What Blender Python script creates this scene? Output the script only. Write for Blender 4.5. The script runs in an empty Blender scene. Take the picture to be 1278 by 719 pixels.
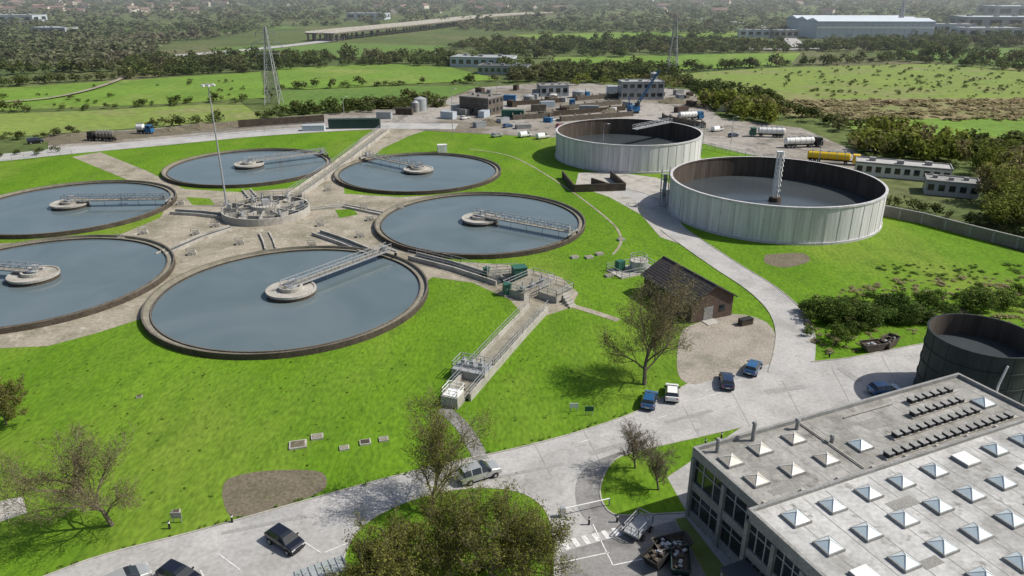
import bpy, math, random
import numpy as np
from mathutils import Vector, Matrix
random.seed(7); rng = np.random.default_rng(7)
R = math.radians
F = 912.0; PITCH = R(22.6); H = 50.0
sp, cp = math.sin(PITCH), math.cos(PITCH)
# photogrammetric survey: image coordinate of the reference -> real ground position (metres)
def G(u, v, z=0.0):
    yv = (359.5 - v) / F
    t = (H - z) / (sp - yv * cp)
    return Vector(((u - 639) / F * t, t * (cp + yv * sp), z))
def GL(l, z=0.0): return [G(a, b, z) for a, b in l]
def xyz(x, y, z=0.0): return Vector((x, y, z))

# ------------------------------------------------------------------ materials
def M(name, c1, c2=None, rough=0.85, scale=0.3, stretch=(1, 1, 1), fine=8.0, fineamt=0.25, metal=0.0, bump=0.0, spec=0.3,
      c3=None, s3=0.05, t3=(0.5, 0.65), trans=0.0, island=0.0, c4=None, s4=0.4, t4=(0.6, 0.72)):
    m = bpy.data.materials.new(name); m.use_nodes = True
    nt = m.node_tree; N = nt.nodes; L = nt.links
    b = N['Principled BSDF']
    b.inputs['Roughness'].default_value = rough
    b.inputs['Metallic'].default_value = metal
    b.inputs['Specular IOR Level'].default_value = spec
    if c2 is None: c2 = tuple(x * 0.8 for x in c1)
    geo = N.new('ShaderNodeNewGeometry')
    mp = N.new('ShaderNodeMapping'); mp.inputs['Scale'].default_value = stretch
    L.new(geo.outputs['Position'], mp.inputs['Vector'])
    n1 = N.new('ShaderNodeTexNoise'); n1.inputs['Scale'].default_value = scale; n1.inputs['Detail'].default_value = 6; n1.inputs['Roughness'].default_value = 0.6
    L.new(mp.outputs[0], n1.inputs['Vector'])
    cr = N.new('ShaderNodeValToRGB'); cr.color_ramp.elements[0].position = 0.35; cr.color_ramp.elements[1].position = 0.65
    cr.color_ramp.elements[0].color = (*c1, 1); cr.color_ramp.elements[1].color = (*c2, 1)
    L.new(n1.outputs['Fac'], cr.inputs[0])
    out = cr.outputs[0]
    for cc, ss, tt in ((c3, s3, t3), (c4, s4, t4)):
        if cc is None: continue
        n3 = N.new('ShaderNodeTexNoise'); n3.inputs['Scale'].default_value = ss; n3.inputs['Detail'].default_value = 8; n3.inputs['Roughness'].default_value = 0.65
        L.new(mp.outputs[0], n3.inputs['Vector'])
        r3 = N.new('ShaderNodeMapRange'); r3.inputs[1].default_value = tt[0]; r3.inputs[2].default_value = tt[1]
        L.new(n3.outputs['Fac'], r3.inputs[0])
        mx = N.new('ShaderNodeMix'); mx.data_type = 'RGBA'
        L.new(r3.outputs[0], mx.inputs[0]); L.new(out, mx.inputs[6]); mx.inputs[7].default_value = (*cc, 1)
        out = mx.outputs[2]
    n2 = N.new('ShaderNodeTexNoise'); n2.inputs['Scale'].default_value = fine; n2.inputs['Detail'].default_value = 5
    L.new(mp.outputs[0], n2.inputs['Vector'])
    r2 = N.new('ShaderNodeMapRange'); r2.inputs[1].default_value = 0.3; r2.inputs[2].default_value = 0.7
    r2.inputs[3].default_value = 1 - fineamt; r2.inputs[4].default_value = 1 + fineamt
    L.new(n2.outputs['Fac'], r2.inputs[0])
    val = r2.outputs[0]
    if island > 0:
        ri = N.new('ShaderNodeMapRange'); ri.inputs[3].default_value = 1 - island; ri.inputs[4].default_value = 1 + island
        L.new(geo.outputs['Random Per Island'], ri.inputs[0])
        mm = N.new('ShaderNodeMath'); mm.operation = 'MULTIPLY'
        L.new(val, mm.inputs[0]); L.new(ri.outputs[0], mm.inputs[1]); val = mm.outputs[0]
    vm = N.new('ShaderNodeVectorMath'); vm.operation = 'SCALE'
    L.new(out, vm.inputs[0]); L.new(val, vm.inputs['Scale'])
    L.new(vm.outputs[0], b.inputs['Base Color'])
    if bump > 0:
        bp = N.new('ShaderNodeBump'); bp.inputs['Strength'].default_value = bump; bp.inputs['Distance'].default_value = 0.1
        L.new(n2.outputs['Fac'], bp.inputs['Height']); L.new(bp.outputs[0], b.inputs['Normal'])
    if trans > 0:
        tr = N.new('ShaderNodeBsdfTranslucent'); ms = N.new('ShaderNodeMixShader'); ms.inputs[0].default_value = trans
        L.new(vm.outputs[0], tr.inputs['Color']); L.new(b.outputs[0], ms.inputs[1]); L.new(tr.outputs[0], ms.inputs[2])
        L.new(ms.outputs[0], N['Material Output'].inputs['Surface'])
    return m

lawn_m = M('lawn_grass', (0.082, 0.172, 0.010), (0.118, 0.225, 0.014), scale=0.09, stretch=(1, 0.4, 1), fine=2.2, fineamt=0.26, bump=0.5, spec=0.1,
           c3=(0.185, 0.235, 0.04), s3=0.028, t3=(0.48, 0.76), c4=(0.072, 0.138, 0.013), s4=0.35, t4=(0.50, 0.78))
land_m = M('rough_land', (0.07, 0.10, 0.033), (0.11, 0.14, 0.045), scale=0.012, fine=0.25, fineamt=0.3, spec=0.1, c3=(0.135, 0.13, 0.07), s3=0.006, t3=(0.5, 0.65))
field_a = M('field_bright', (0.15, 0.25, 0.04), (0.12, 0.20, 0.035), scale=0.02, fine=0.3, fineamt=0.2, spec=0.1, c3=(0.21, 0.25, 0.07), s3=0.012, c4=(0.09, 0.14, 0.035), s4=0.05)
field_b = M('field_yellow', (0.19, 0.25, 0.06), (0.15, 0.215, 0.05), scale=0.02, fine=0.3, fineamt=0.2, spec=0.1, c3=(0.225, 0.22, 0.10), s3=0.02, c4=(0.105, 0.15, 0.04), s4=0.06)
field_c = M('field_deep', (0.10, 0.17, 0.04), (0.12, 0.19, 0.045), scale=0.02, fine=0.3, fineamt=0.2, spec=0.1, c4=(0.15, 0.15, 0.07), s4=0.03)
reed_m = M('reed_bed_soil', (0.27, 0.22, 0.13), (0.22, 0.20, 0.10), scale=0.03, stretch=(1, 2, 1), fine=0.5, fineamt=0.25, spec=0.1, c3=(0.17, 0.21, 0.07), s3=0.02)
darkfield = M('dark_panels', (0.05, 0.06, 0.075), (0.09, 0.10, 0.095), scale=0.05, stretch=(0.2, 1, 1), fine=0.4)
road_m = M('worn_road', (0.34, 0.335, 0.325), (0.42, 0.41, 0.395), scale=0.18, fine=2.2, fineamt=0.13, rough=0.9, c3=(0.27, 0.265, 0.25), s3=0.12, t3=(0.5, 0.7), c4=(0.235, 0.23, 0.22), s4=0.5, t4=(0.58, 0.76))
patch_m = M('tarmac_patch', (0.26, 0.255, 0.245), (0.31, 0.305, 0.29), scale=0.8, fine=4, fineamt=0.15, rough=0.9)
asph_m = M('asphalt', (0.20, 0.195, 0.19), (0.26, 0.255, 0.245), scale=0.3, fine=3, fineamt=0.15, rough=0.9, c3=(0.14, 0.135, 0.13), s3=0.2)
conc_m = M('stained_concrete', (0.34, 0.30, 0.235), (0.26, 0.235, 0.185), scale=0.2, fine=1.8, fineamt=0.22, rough=0.9, c3=(0.18, 0.165, 0.115), s3=0.13, t3=(0.46, 0.65), c4=(0.42, 0.385, 0.32), s4=0.35, t4=(0.56, 0.7))
conc_l = M('pale_concrete', (0.42, 0.40, 0.36), (0.34, 0.325, 0.29), scale=0.5, fine=3, fineamt=0.15, c3=(0.25, 0.235, 0.2), s3=0.3)
conc_w = M('tank_panel_concrete', (0.56, 0.545, 0.56), (0.66, 0.645, 0.66), scale=0.8, stretch=(1, 1, 0.05), fine=2.5, fineamt=0.12, c3=(0.42, 0.41, 0.42), s3=0.3, t3=(0.48, 0.68), c4=(0.33, 0.32, 0.32), s4=1.1, t4=(0.6, 0.72))
tank_rib = M('tank_rib_concrete', (0.42, 0.41, 0.42), (0.52, 0.51, 0.52), scale=0.5, fine=3)
dark_w = M('dark_wall', (0.055, 0.045, 0.034), (0.09, 0.072, 0.055), scale=0.6, fine=3, fineamt=0.3)
rim_m = M('rim_concrete', (0.10, 0.088, 0.07), (0.15, 0.13, 0.105), scale=0.6, fine=3, fineamt=0.3)
chan_m = M('channel_floor', (0.27, 0.25, 0.20), (0.19, 0.18, 0.14), scale=0.5, fine=3, fineamt=0.2)
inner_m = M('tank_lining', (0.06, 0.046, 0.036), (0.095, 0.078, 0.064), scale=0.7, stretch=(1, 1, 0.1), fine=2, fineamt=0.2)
galv = M('galvanised_steel', (0.42, 0.43, 0.44), (0.34, 0.35, 0.36), scale=2, rough=0.5, metal=0.3)
white_m = M('white_paint', (0.78, 0.78, 0.76), (0.66, 0.66, 0.64), scale=1.5, rough=0.6, fineamt=0.08)
line_m = M('road_paint', (0.72, 0.72, 0.70), (0.5, 0.5, 0.48), scale=2.5, rough=0.8, fine=9, fineamt=0.2)
black_m = M('black_rubber', (0.02, 0.02, 0.02), (0.03, 0.03, 0.03), rough=0.8)
green_m = M('green_cabinet_paint', (0.03, 0.11, 0.08), (0.04, 0.13, 0.09), rough=0.5)
dkgreen = M('dark_green_steel', (0.022, 0.052, 0.046), (0.035, 0.065, 0.058), scale=0.8, stretch=(1, 1, 0.15), rough=0.6, fineamt=0.2)
steel_dk = M('weathered_dark_steel', (0.022, 0.036, 0.036), (0.038, 0.05, 0.048), scale=0.8, stretch=(1, 1, 0.12), rough=0.6, fineamt=0.2, c4=(0.06, 0.055, 0.048), s4=0.9)
brick_m = M('dark_brick', (0.085, 0.058, 0.047), (0.11, 0.078, 0.062), scale=1.2, fine=5, fineamt=0.15)
tile_m = M('slate_tile', (0.045, 0.04, 0.042), (0.065, 0.058, 0.058), scale=0.8, fine=4, fineamt=0.14, stretch=(1, 1, 3))
roofa = M('roof_felt_dark', (0.28, 0.275, 0.255), (0.36, 0.35, 0.33), scale=0.25, fine=2.5, fineamt=0.18, c3=(0.19, 0.185, 0.165), s3=0.2, t3=(0.44, 0.66), c4=(0.13, 0.125, 0.11), s4=0.6, t4=(0.57, 0.7))
roofb = M('roof_felt_light', (0.40, 0.40, 0.39), (0.50, 0.495, 0.48), scale=0.25, fine=2.5, fineamt=0.15, c3=(0.27, 0.265, 0.25), s3=0.2, t3=(0.46, 0.68), c4=(0.18, 0.175, 0.16), s4=0.7, t4=(0.58, 0.72))
skyl = M('skylight_glazing', (0.60, 0.69, 0.71), (0.50, 0.59, 0.62), scale=1, rough=0.2, spec=0.6, fineamt=0.06)
skyl2 = M('aged_skylight', (0.50, 0.46, 0.38), (0.40, 0.37, 0.31), scale=1, rough=0.4)
frame_m = M('facade_concrete', (0.28, 0.28, 0.27), (0.21, 0.21, 0.20), scale=0.5, fine=4)
earth = M('bare_earth', (0.16, 0.135, 0.095), (0.12, 0.105, 0.07), scale=0.4, fine=2.5, fineamt=0.3, bump=0.6, c4=(0.11, 0.14, 0.04), s4=0.5)
blue_m = M('blue_paint', (0.03, 0.14, 0.30), (0.03, 0.11, 0.25), rough=0.4)
yellow_m = M('yellow_paint', (0.72, 0.48, 0.02), (0.62, 0.42, 0.03), rough=0.4, fineamt=0.08)
grey_m = M('grey_cladding', (0.27, 0.29, 0.30), (0.34, 0.36, 0.37), scale=0.3)
palegrey = M('pale_cladding', (0.46, 0.51, 0.56), (0.40, 0.46, 0.51), scale=0.05, fineamt=0.06)
bark = M('bark', (0.12, 0.098, 0.073), (0.17, 0.14, 0.105), scale=2, fine=8)
red_m = M('red_paint', (0.35, 0.04, 0.03), (0.3, 0.04, 0.03), rough=0.5)
lf_olive = M('leaves_olive', (0.13, 0.14, 0.03), (0.19, 0.195, 0.045), scale=0.15, island=0.45, fineamt=0.15, trans=0.3, spec=0.1)
lf_brown = M('twigs_buds', (0.165, 0.14, 0.075), (0.18, 0.175, 0.07), scale=0.3, island=0.45, fineamt=0.1, trans=0.25, spec=0.1)
lf_green = M('leaves_green', (0.065, 0.115, 0.024), (0.11, 0.165, 0.034), scale=0.05, island=0.45, fineamt=0.15, trans=0.3, spec=0.1, c4=(0.16, 0.135, 0.07), s4=0.12)
lf_dark = M('leaves_hedge', (0.065, 0.09, 0.028), (0.11, 0.135, 0.04), scale=0.02, island=0.4, fineamt=0.15, trans=0.3, spec=0.1, c3=(0.16, 0.145, 0.075), s3=0.015)
lf_far = M('leaves_far_hazed', (0.10, 0.125, 0.06), (0.155, 0.175, 0.085), scale=0.012, island=0.35, fineamt=0.1, trans=0.3, spec=0.1, c3=(0.19, 0.17, 0.12), s3=0.005)  # paler, greyer greens: distance haze put into the leaf colour
lf_yel = M('leaves_spring', (0.20, 0.225, 0.04), (0.14, 0.17, 0.035), scale=0.06, island=0.4, fineamt=0.15, trans=0.35, spec=0.1, c4=(0.22, 0.19, 0.10), s4=0.07, t4=(0.5, 0.6))
lf_reed = M('reeds', (0.34, 0.28, 0.17), (0.26, 0.24, 0.12), scale=0.05, island=0.3, trans=0.3, spec=0.1)

def glassmat(name, col, rough):
    m = bpy.data.materials.new(name); m.use_nodes = True
    b = m.node_tree.nodes['Principled BSDF']
    b.inputs['Base Color'].default_value = (*col, 1); b.inputs['Roughness'].default_value = rough
    b.inputs['Specular IOR Level'].default_value = 0.7
    return m
glass = glassmat('window_glass', (0.02, 0.025, 0.03), 0.08)
def paint(name, col, metal=0.3):
    m = glassmat(name, col, 0.3)
    b = m.node_tree.nodes['Principled BSDF']; b.inputs['Metallic'].default_value = metal
    b.inputs['Coat Weight'].default_value = 0.6; b.inputs['Coat Roughness'].default_value = 0.08
    return m
p_black = paint('paint_black', (0.012, 0.014, 0.025)); p_blue = paint('paint_blue', (0.03, 0.13, 0.30))
p_silver = paint('paint_silver', (0.46, 0.47, 0.46), 0.4); p_white = paint('paint_white', (0.75, 0.75, 0.73), 0.0)
p_navy = paint('paint_navy', (0.02, 0.04, 0.10)); p_red = paint('paint_red', (0.4, 0.03, 0.02))
lamp_m = glassmat('headlamp', (0.7, 0.7, 0.68), 0.15); tail_m = glassmat('tail_lamp', (0.4, 0.01, 0.01), 0.2)

def watermat(name, c1, c2, rough=0.06, bumpv=0.05):
    m = bpy.data.materials.new(name); m.use_nodes = True
    nt = m.node_tree; N = nt.nodes; L = nt.links; b = N['Principled BSDF']
    geo = N.new('ShaderNodeNewGeometry'); n = N.new('ShaderNodeTexNoise'); n.inputs['Scale'].default_value = 0.06; n.inputs['Detail'].default_value = 6
    n.inputs['Distortion'].default_value = 1.2
    L.new(geo.outputs['Position'], n.inputs['Vector'])
    cr = N.new('ShaderNodeValToRGB'); cr.color_ramp.elements[0].position = 0.3; cr.color_ramp.elements[1].position = 0.7
    cr.color_ramp.elements[0].color = (*c1, 1); cr.color_ramp.elements[1].color = (*c2, 1)
    L.new(n.outputs['Fac'], cr.inputs[0]); L.new(cr.outputs[0], b.inputs['Base Color'])
    b.inputs['Roughness'].default_value = rough; b.inputs['IOR'].default_value = 1.33; b.inputs['Specular IOR Level'].default_value = 0.5
    n2 = N.new('ShaderNodeTexNoise'); n2.inputs['Scale'].default_value = 1.5; n2.inputs['Detail'].default_value = 4
    L.new(geo.outputs['Position'], n2.inputs['Vector'])
    bp = N.new('ShaderNodeBump'); bp.inputs['Strength'].default_value = bumpv; bp.inputs['Distance'].default_value = 0.1
    L.new(n2.outputs['Fac'], bp.inputs['Height']); L.new(bp.outputs[0], b.inputs['Normal'])
    return m
water_m = watermat('tank_water', (0.095, 0.13, 0.142), (0.13, 0.165, 0.178))
sludge_m = watermat('sludge', (0.045, 0.055, 0.062), (0.065, 0.075, 0.08), 0.15)

# ------------------------------------------------------------------ mesh builder
class MB:
    def __init__(s): s.v = []; s.f = []; s.m = []
    def add(s, vs, fs, mi=0):
        o = len(s.v); s.v += [tuple(v) for v in vs]
        for k, f in enumerate(fs):
            s.f.append([o + i for i in f]); s.m.append(mi[k] if isinstance(mi, (list, tuple)) else mi)
    def box(s, c, size, rz=0.0, mi=0, mt=None):
        x, y, z = size[0] / 2, size[1] / 2, size[2]; ca, sa = math.cos(rz), math.sin(rz); vs = []
        for dz in (0, z):
            for dx, dy in ((-x, -y), (x, -y), (x, y), (-x, y)):
                vs.append((c[0] + dx * ca - dy * sa, c[1] + dx * sa + dy * ca, c[2] + dz))
        mt = mi if mt is None else mt
        s.add(vs, [(3, 2, 1, 0), (4, 5, 6, 7), (0, 1, 5, 4), (1, 2, 6, 5), (2, 3, 7, 6), (3, 0, 4, 7)], [mi, mt, mi, mi, mi, mi])
    def beam(s, p0, p1, w, h, mi=0):
        p0 = Vector(p0); p1 = Vector(p1); d = (p1 - p0)
        if d.length < 1e-6: return
        d.normalize(); a = d.cross(Vector((0, 0, 1)))
        if a.length < 1e-3: a = Vector((1, 0, 0))
        a.normalize(); b = a.cross(d); a *= w / 2; b *= h / 2
        s.add([p0 - a - b, p0 + a - b, p0 + a + b, p0 - a + b, p1 - a - b, p1 + a - b, p1 + a + b, p1 - a + b],
              [(0, 1, 2, 3), (7, 6, 5, 4), (0, 4, 5, 1), (1, 5, 6, 2), (2, 6, 7, 3), (3, 7, 4, 0)], mi)
    def tube(s, p0, p1, r0, r1=None, n=8, mi=0, cap=True, mt=None):
        r1 = r0 if r1 is None else r1; p0 = Vector(p0); p1 = Vector(p1); d = (p1 - p0)
        if d.length < 1e-6: return
        d.normalize(); a = d.cross(Vector((0, 0, 1)))
        if a.length < 1e-3: a = Vector((1, 0, 0))
        a.normalize(); b = a.cross(d); vs = []
        for p, r in ((p0, r0), (p1, r1)):
            for i in range(n):
                t = 2 * math.pi * i / n; vs.append(p + a * (r * math.cos(t)) + b * (r * math.sin(t)))
        fs = [(i, (i + 1) % n, n + (i + 1) % n, n + i) for i in range(n)]; ms = [mi] * n
        if cap:
            fs += [tuple(range(n))[::-1], tuple(range(n, 2 * n))]; ms += [mi, mi if mt is None else mt]
        s.add(vs, fs, ms)
    def ring(s, c, r0, r1, z0, z1, n=96, mo=0, mt=0, mi=0):
        vs = []
        for r, z in ((r1, z0), (r1, z1), (r0, z1), (r0, z0)):
            for i in range(n):
                t = 2 * math.pi * i / n; vs.append((c[0] + r * math.cos(t), c[1] + r * math.sin(t), z))
        fs = []; ms = []
        for k, mm in ((0, mo), (1, mt), (2, mi)):
            for i in range(n):
                j = (i + 1) % n; fs.append((k * n + i, k * n + j, (k + 1) * n + j, (k + 1) * n + i)); ms.append(mm)
        s.add(vs, fs, ms)
    def disc(s, c, r, z, n=96, mi=0):
        s.add([(c[0] + r * math.cos(2 * math.pi * i / n), c[1] + r * math.sin(2 * math.pi * i / n), z) for i in range(n)], [tuple(range(n))], mi)
    def prism(s, pts, z0, z1, mi=0, mt=None):
        n = len(pts); vs = [(p[0], p[1], z0) for p in pts] + [(p[0], p[1], z1) for p in pts]
        s.add(vs, [(i, (i + 1) % n, n + (i + 1) % n, n + i) for i in range(n)] + [tuple(range(n, 2 * n))], [mi] * n + [mi if mt is None else mt])
    def rail(s, pts, h=1.1, step=2.0, mi=0, w=0.07, z=None):
        for a, b in zip(pts[:-1], pts[1:]):
            a = Vector(a); b = Vector(b)
            if z is not None: a.z = z; b.z = z
            d = b - a; n = max(1, int(d.length / step))
            for i in range(n + 1):
                p = a + d * (i / n); s.beam(p, p + Vector((0, 0, h)), w, w, mi)
            for hh in (h, h * 0.5): s.beam(a + Vector((0, 0, hh)), b + Vector((0, 0, hh)), w, w, mi)
    def build(s, name, mats, parent=None, smooth=False, origin=None, bevel=0):
        A = np.array(s.v, dtype=float)
        if origin is None:
            o = Vector(((A[:, 0].min() + A[:, 0].max()) / 2, (A[:, 1].min() + A[:, 1].max()) / 2, A[:, 2].min()))
        else: o = Vector(origin)
        A = A - np.array(o)
        me = bpy.data.meshes.new(name); me.from_pydata(A.tolist(), [], s.f)
        for m in mats: me.materials.append(m)
        me.polygons.foreach_set('material_index', s.m)
        if smooth: me.polygons.foreach_set('use_smooth', [True] * len(s.f))
        me.update()
        ob = bpy.data.objects.new(name, me); bpy.context.scene.collection.objects.link(ob)
        if parent is not None:
            ob.parent = parent; ob.location = o - parent.location
        else: ob.location = o
        if bevel:
            bv = ob.modifiers.new('bevel', 'BEVEL'); bv.width = bevel; bv.segments = 2; bv.limit_method = 'ANGLE'; bv.angle_limit = R(25)
        return ob

def sheet(name, pts, z, mat):
    b = MB(); b.add([(p[0], p[1], z) for p in pts], [tuple(range(len(pts)))], 0)
    ob = b.build(name, [mat])
    if ob.data.polygons[0].normal.z < 0: ob.data.flip_normals()
    return ob
def smooth_line(pts, k=6):
    P = [Vector(p) for p in pts]; out = []
    for i in range(len(P) - 1):
        p0 = P[max(i - 1, 0)]; p1 = P[i]; p2 = P[i + 1]; p3 = P[min(i + 2, len(P) - 1)]
        for j in range(k):
            t = j / k
            out.append(0.5 * ((2 * p1) + (p2 - p0) * t + (2 * p0 - 5 * p1 + 4 * p2 - p3) * t * t + (3 * p1 - p0 - 3 * p2 + p3) * t ** 3))
    out.append(P[-1]); return out
def ribbon(name, pts, w, z, mat):
    P = smooth_line(pts); b = MB(); vs = []
    for i, p in enumerate(P):
        d = (P[min(i + 1, len(P) - 1)] - P[max(i - 1, 0)]); d.z = 0; d.normalize(); a = Vector((-d.y, d.x, 0)) * (w / 2)
        vs += [(p.x + a.x, p.y + a.y, z), (p.x - a.x, p.y - a.y, z)]
    b.add(vs, [(2 * i, 2 * i + 1, 2 * i + 3, 2 * i + 2) for i in range(len(P) - 1)], 0)
    return b.build(name, [mat]), P
def offset_line(P, w):
    out = []
    for i, p in enumerate(P):
        d = (P[min(i + 1, len(P) - 1)] - P[max(i - 1, 0)]); d.z = 0; d.normalize(); out.append(p + Vector((-d.y, d.x, 0)) * w)
    return out
def kerb(pts, w=0.16, h=0.12):
    b = MB()
    for a, c in zip(pts[:-1], pts[1:]):
        b.beam((a[0], a[1], h / 2), (c[0], c[1], h / 2), w, h, 0)
    return b.build('kerb', [conc_l])

# ------------------------------------------------------------------ world, sun, camera
SUN_AZ = math.atan2(0.02, 1.0); SUN_EL = R(48)
w = bpy.data.worlds.new('World'); bpy.context.scene.world = w; w.use_nodes = True
nt = w.node_tree; bg = nt.nodes['Background']; sk = nt.nodes.new('ShaderNodeTexSky'); sk.sky_type = 'NISHITA'; sk.sun_disc = False
sk.sun_elevation = SUN_EL; sk.sun_rotation = math.pi / 2 - SUN_AZ; sk.air_density = 1.1; sk.dust_density = 2.5; sk.ozone_density = 1.0
nt.links.new(sk.outputs[0], bg.inputs[0]); bg.inputs[1].default_value = 0.10
sl = bpy.data.lights.new('sun', 'SUN'); sl.energy = 4.9; sl.angle = R(0.5); sl.color = (1, 0.955, 0.88)
so = bpy.data.objects.new('sun', sl); bpy.context.scene.collection.objects.link(so)
sv = Vector((math.cos(SUN_EL) * math.cos(SUN_AZ), math.cos(SUN_EL) * math.sin(SUN_AZ), math.sin(SUN_EL)))
so.rotation_euler = (-sv).to_track_quat('-Z', 'Y').to_euler(); so.location = sv * 300
cam = bpy.data.cameras.new('camera'); co = bpy.data.objects.new('camera', cam); bpy.context.scene.collection.objects.link(co)
co.location = (0, 0, H); co.rotation_euler = (math.pi / 2 - PITCH, 0, 0)
cam.sensor_fit = 'HORIZONTAL'; cam.angle = 2 * math.atan(639 / F); cam.clip_end = 40000; cam.clip_start = 0.5
bpy.context.scene.camera = co
vs_ = bpy.context.scene.view_settings; vs_.view_transform = 'Standard'; vs_.look = 'None'; vs_.exposure = 0

# low-lying spring haze over the distant plain (a real air volume, 350 m and beyond)
hb = MB(); hb.box((0, 5350, -1), (16000, 10000, 41), 0, 0)
hz = bpy.data.materials.new('haze_air'); hz.use_nodes = True; hn = hz.node_tree
for n_ in list(hn.nodes):
    if n_.type != 'OUTPUT_MATERIAL': hn.nodes.remove(n_)
vsn = hn.nodes.new('ShaderNodeVolumeScatter'); vsn.inputs['Color'].default_value = (0.88, 0.94, 1.0, 1); vsn.inputs['Density'].default_value = 0.00022; vsn.inputs['Anisotropy'].default_value = 0.2
hn.links.new(vsn.outputs[0], [n_ for n_ in hn.nodes if n_.type == 'OUTPUT_MATERIAL'][0].inputs['Volume'])
hb.build('haze', [hz])

# ------------------------------------------------------------------ ground & surfaces
sheet('ground', [xyz(-15000, -3000), xyz(15000, -3000), xyz(15000, 25000), xyz(-15000, 25000)], 0.0, land_m)
lawn_pts = [xyz(-160, -40)] + GL([(-500, 215), (0, 201), (200, 181), (330, 169), (480, 161), (560, 165), (700, 171), (880, 180), (930, 191), (1000, 207), (1085, 262), (1120, 268), (1300, 322), (1500, 380)]) + [xyz(150, -40)]
sheet('lawn', lawn_pts, 0.01, lawn_m)
fields = [
 ('field', [(-100, 118), (0, 110), (160, 100), (325, 90), (332, 122), (200, 130), (-100, 142)], field_a),
 ('field', [(-100, 146), (120, 138), (300, 128), (330, 150), (200, 158), (0, 172), (-100, 180)], field_b),
 ('field', [(850, 92), (960, 85), (1160, 80), (1400, 92), (1400, 130), (1060, 128), (940, 122), (880, 112)], field_b),
 ('reed_field', [(940, 124), (1060, 124), (1400, 122), (1400, 152), (1060, 150), (990, 146)], reed_m),
 ('field', [(1040, 152), (1400, 142), (1400, 182), (1090, 172)], field_a),
 ('field', [(690, 72), (1000, 66), (985, 82), (830, 88), (700, 86)], field_a),
 ('field', [(345, 86), (480, 80), (560, 84), (625, 100), (500, 106), (380, 112), (350, 110)], field_a),
 ('field', [(350, 114), (500, 108), (600, 108), (560, 122), (420, 136), (345, 138)], field_c),
 ('field', [(1130, 62), (1400, 58), (1400, 88), (1200, 80), (1120, 74)], field_c),
 ('field', [(260, 60), (420, 54), (560, 58), (520, 70), (300, 76)], field_c),
 ('field', [(640, 44), (900, 38), (960, 46), (700, 54)], field_a),
 ('field', [(120, 36), (320, 30), (380, 36), (160, 44)], field_c),
]
for i, (n, p, m) in enumerate(fields): sheet(n, GL(p), 0.05 + 0.03 * i, m)
conc_pts = GL([(-120, 310), (60, 301), (150, 293), (200, 272), (212, 250), (160, 225), (90, 196), (125, 190), (180, 212), (230, 236), (300, 240), (350, 236), (372, 234), (420, 204), (452, 172), (475, 158), (550, 157), (510, 170), (478, 185), (445, 212), (428, 222), (430, 242), (500, 246), (560, 243), (560, 262), (485, 262), (473, 285), (505, 310), (560, 326), (640, 331), (700, 346), (722, 366), (712, 384), (682, 394), (655, 394), (636, 374), (590, 353), (540, 346), (500, 372), (260, 400), (186, 395), (120, 416), (60, 432), (-120, 440)])
sheet('concrete_apron', conc_pts, 0.02, conc_m)
for p in ([(418, 262), (440, 261), (447, 268), (424, 272)], [(545, 176), (590, 184), (600, 190), (520, 190), (500, 182)], [(232, 246), (262, 248), (268, 256), (240, 256)]):
    sheet('lawn_patch', GL(p), 0.03, lawn_m)
road_up = smooth_line(GL([(-120, 785), (50, 722), (130, 693), (250, 662), (400, 620), (480, 598), (560, 578), (640, 561), (720, 540), (790, 516), (830, 495), (862, 478)]), 4)
road_pts = road_up + GL([(940, 459), (985, 449), (1012, 452), (1060, 447), (1110, 437), (1160, 428), (1330, 410), (1330, 500)]) + [xyz(60, 20), xyz(-80, 20)]
sheet('road', road_pts, 0.03, road_m)
kerb(road_up); kerb(smooth_line(GL([(1012, 452), (1060, 447), (1110, 437), (1160, 428)]), 3))
isl = smooth_line(GL([(425, 790), (425, 720), (440, 672), (475, 642), (530, 620), (590, 610), (645, 614), (678, 634), (690, 668), (692, 720), (686, 790)]), 4)
sheet('traffic_island', isl, 0.08, lawn_m); kerb(isl)
tri = smooth_line(GL([(857, 640), (800, 643), (765, 642), (750, 622), (752, 598), (768, 574), (800, 563), (860, 549), (925, 534)]), 4)
sheet('grass_verge', tri + [xyz(17, 66)], 0.08, lawn_m); kerb(tri)
pav = smooth_line(GL([(720, 668), (742, 662), (724, 640), (718, 618), (722, 596), (742, 576), (790, 560)]), 4) + smooth_line(GL([(800, 563), (768, 574), (752, 598), (750, 622), (765, 642), (800, 643), (790, 660)]), 4)
sheet('pavement', pav, 0.042, asph_m)
sheet('verge_moss', GL([(842, 648), (856, 646), (925, 735), (890, 735)]), 0.045, field_b)
sheet('service_yard', GL([(700, 690), (790, 664), (842, 650), (890, 735), (700, 790)]), 0.038, asph_m)
sheet('forecourt', smooth_line(GL([(852, 412), (868, 404), (915, 392), (956, 402), (972, 430), (964, 452), (935, 461), (890, 474), (862, 480), (846, 466), (846, 432), (852, 412)]), 3), 0.036, M('forecourt_paving', (0.27, 0.24, 0.20), (0.32, 0.29, 0.245), scale=0.3, fine=3, c3=(.2, .19, .15), s3=.2))
loop, LP = ribbon('access_road', GL([(986, 470), (992, 440), (992, 415), (980, 388), (950, 360), (908, 333), (868, 306), (840, 286), (822, 264), (800, 246), (770, 238)]), 5.6, 0.045, road_m)
kerb(offset_line(LP, 2.85)[:-18]); kerb(offset_line(LP, -2.85)[10:])
sheet('tank_apron', GL([(718, 232), (760, 246), (800, 268), (824, 296), (852, 306), (850, 280), (850, 235), (820, 222), (760, 214), (722, 216)]), 0.04, conc_l)
ribbon('service_road', GL([(-200, 214), (0, 197), (90, 188), (200, 178), (330, 166), (470, 158), (570, 158)]), 12, 0.08, road_m)
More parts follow.
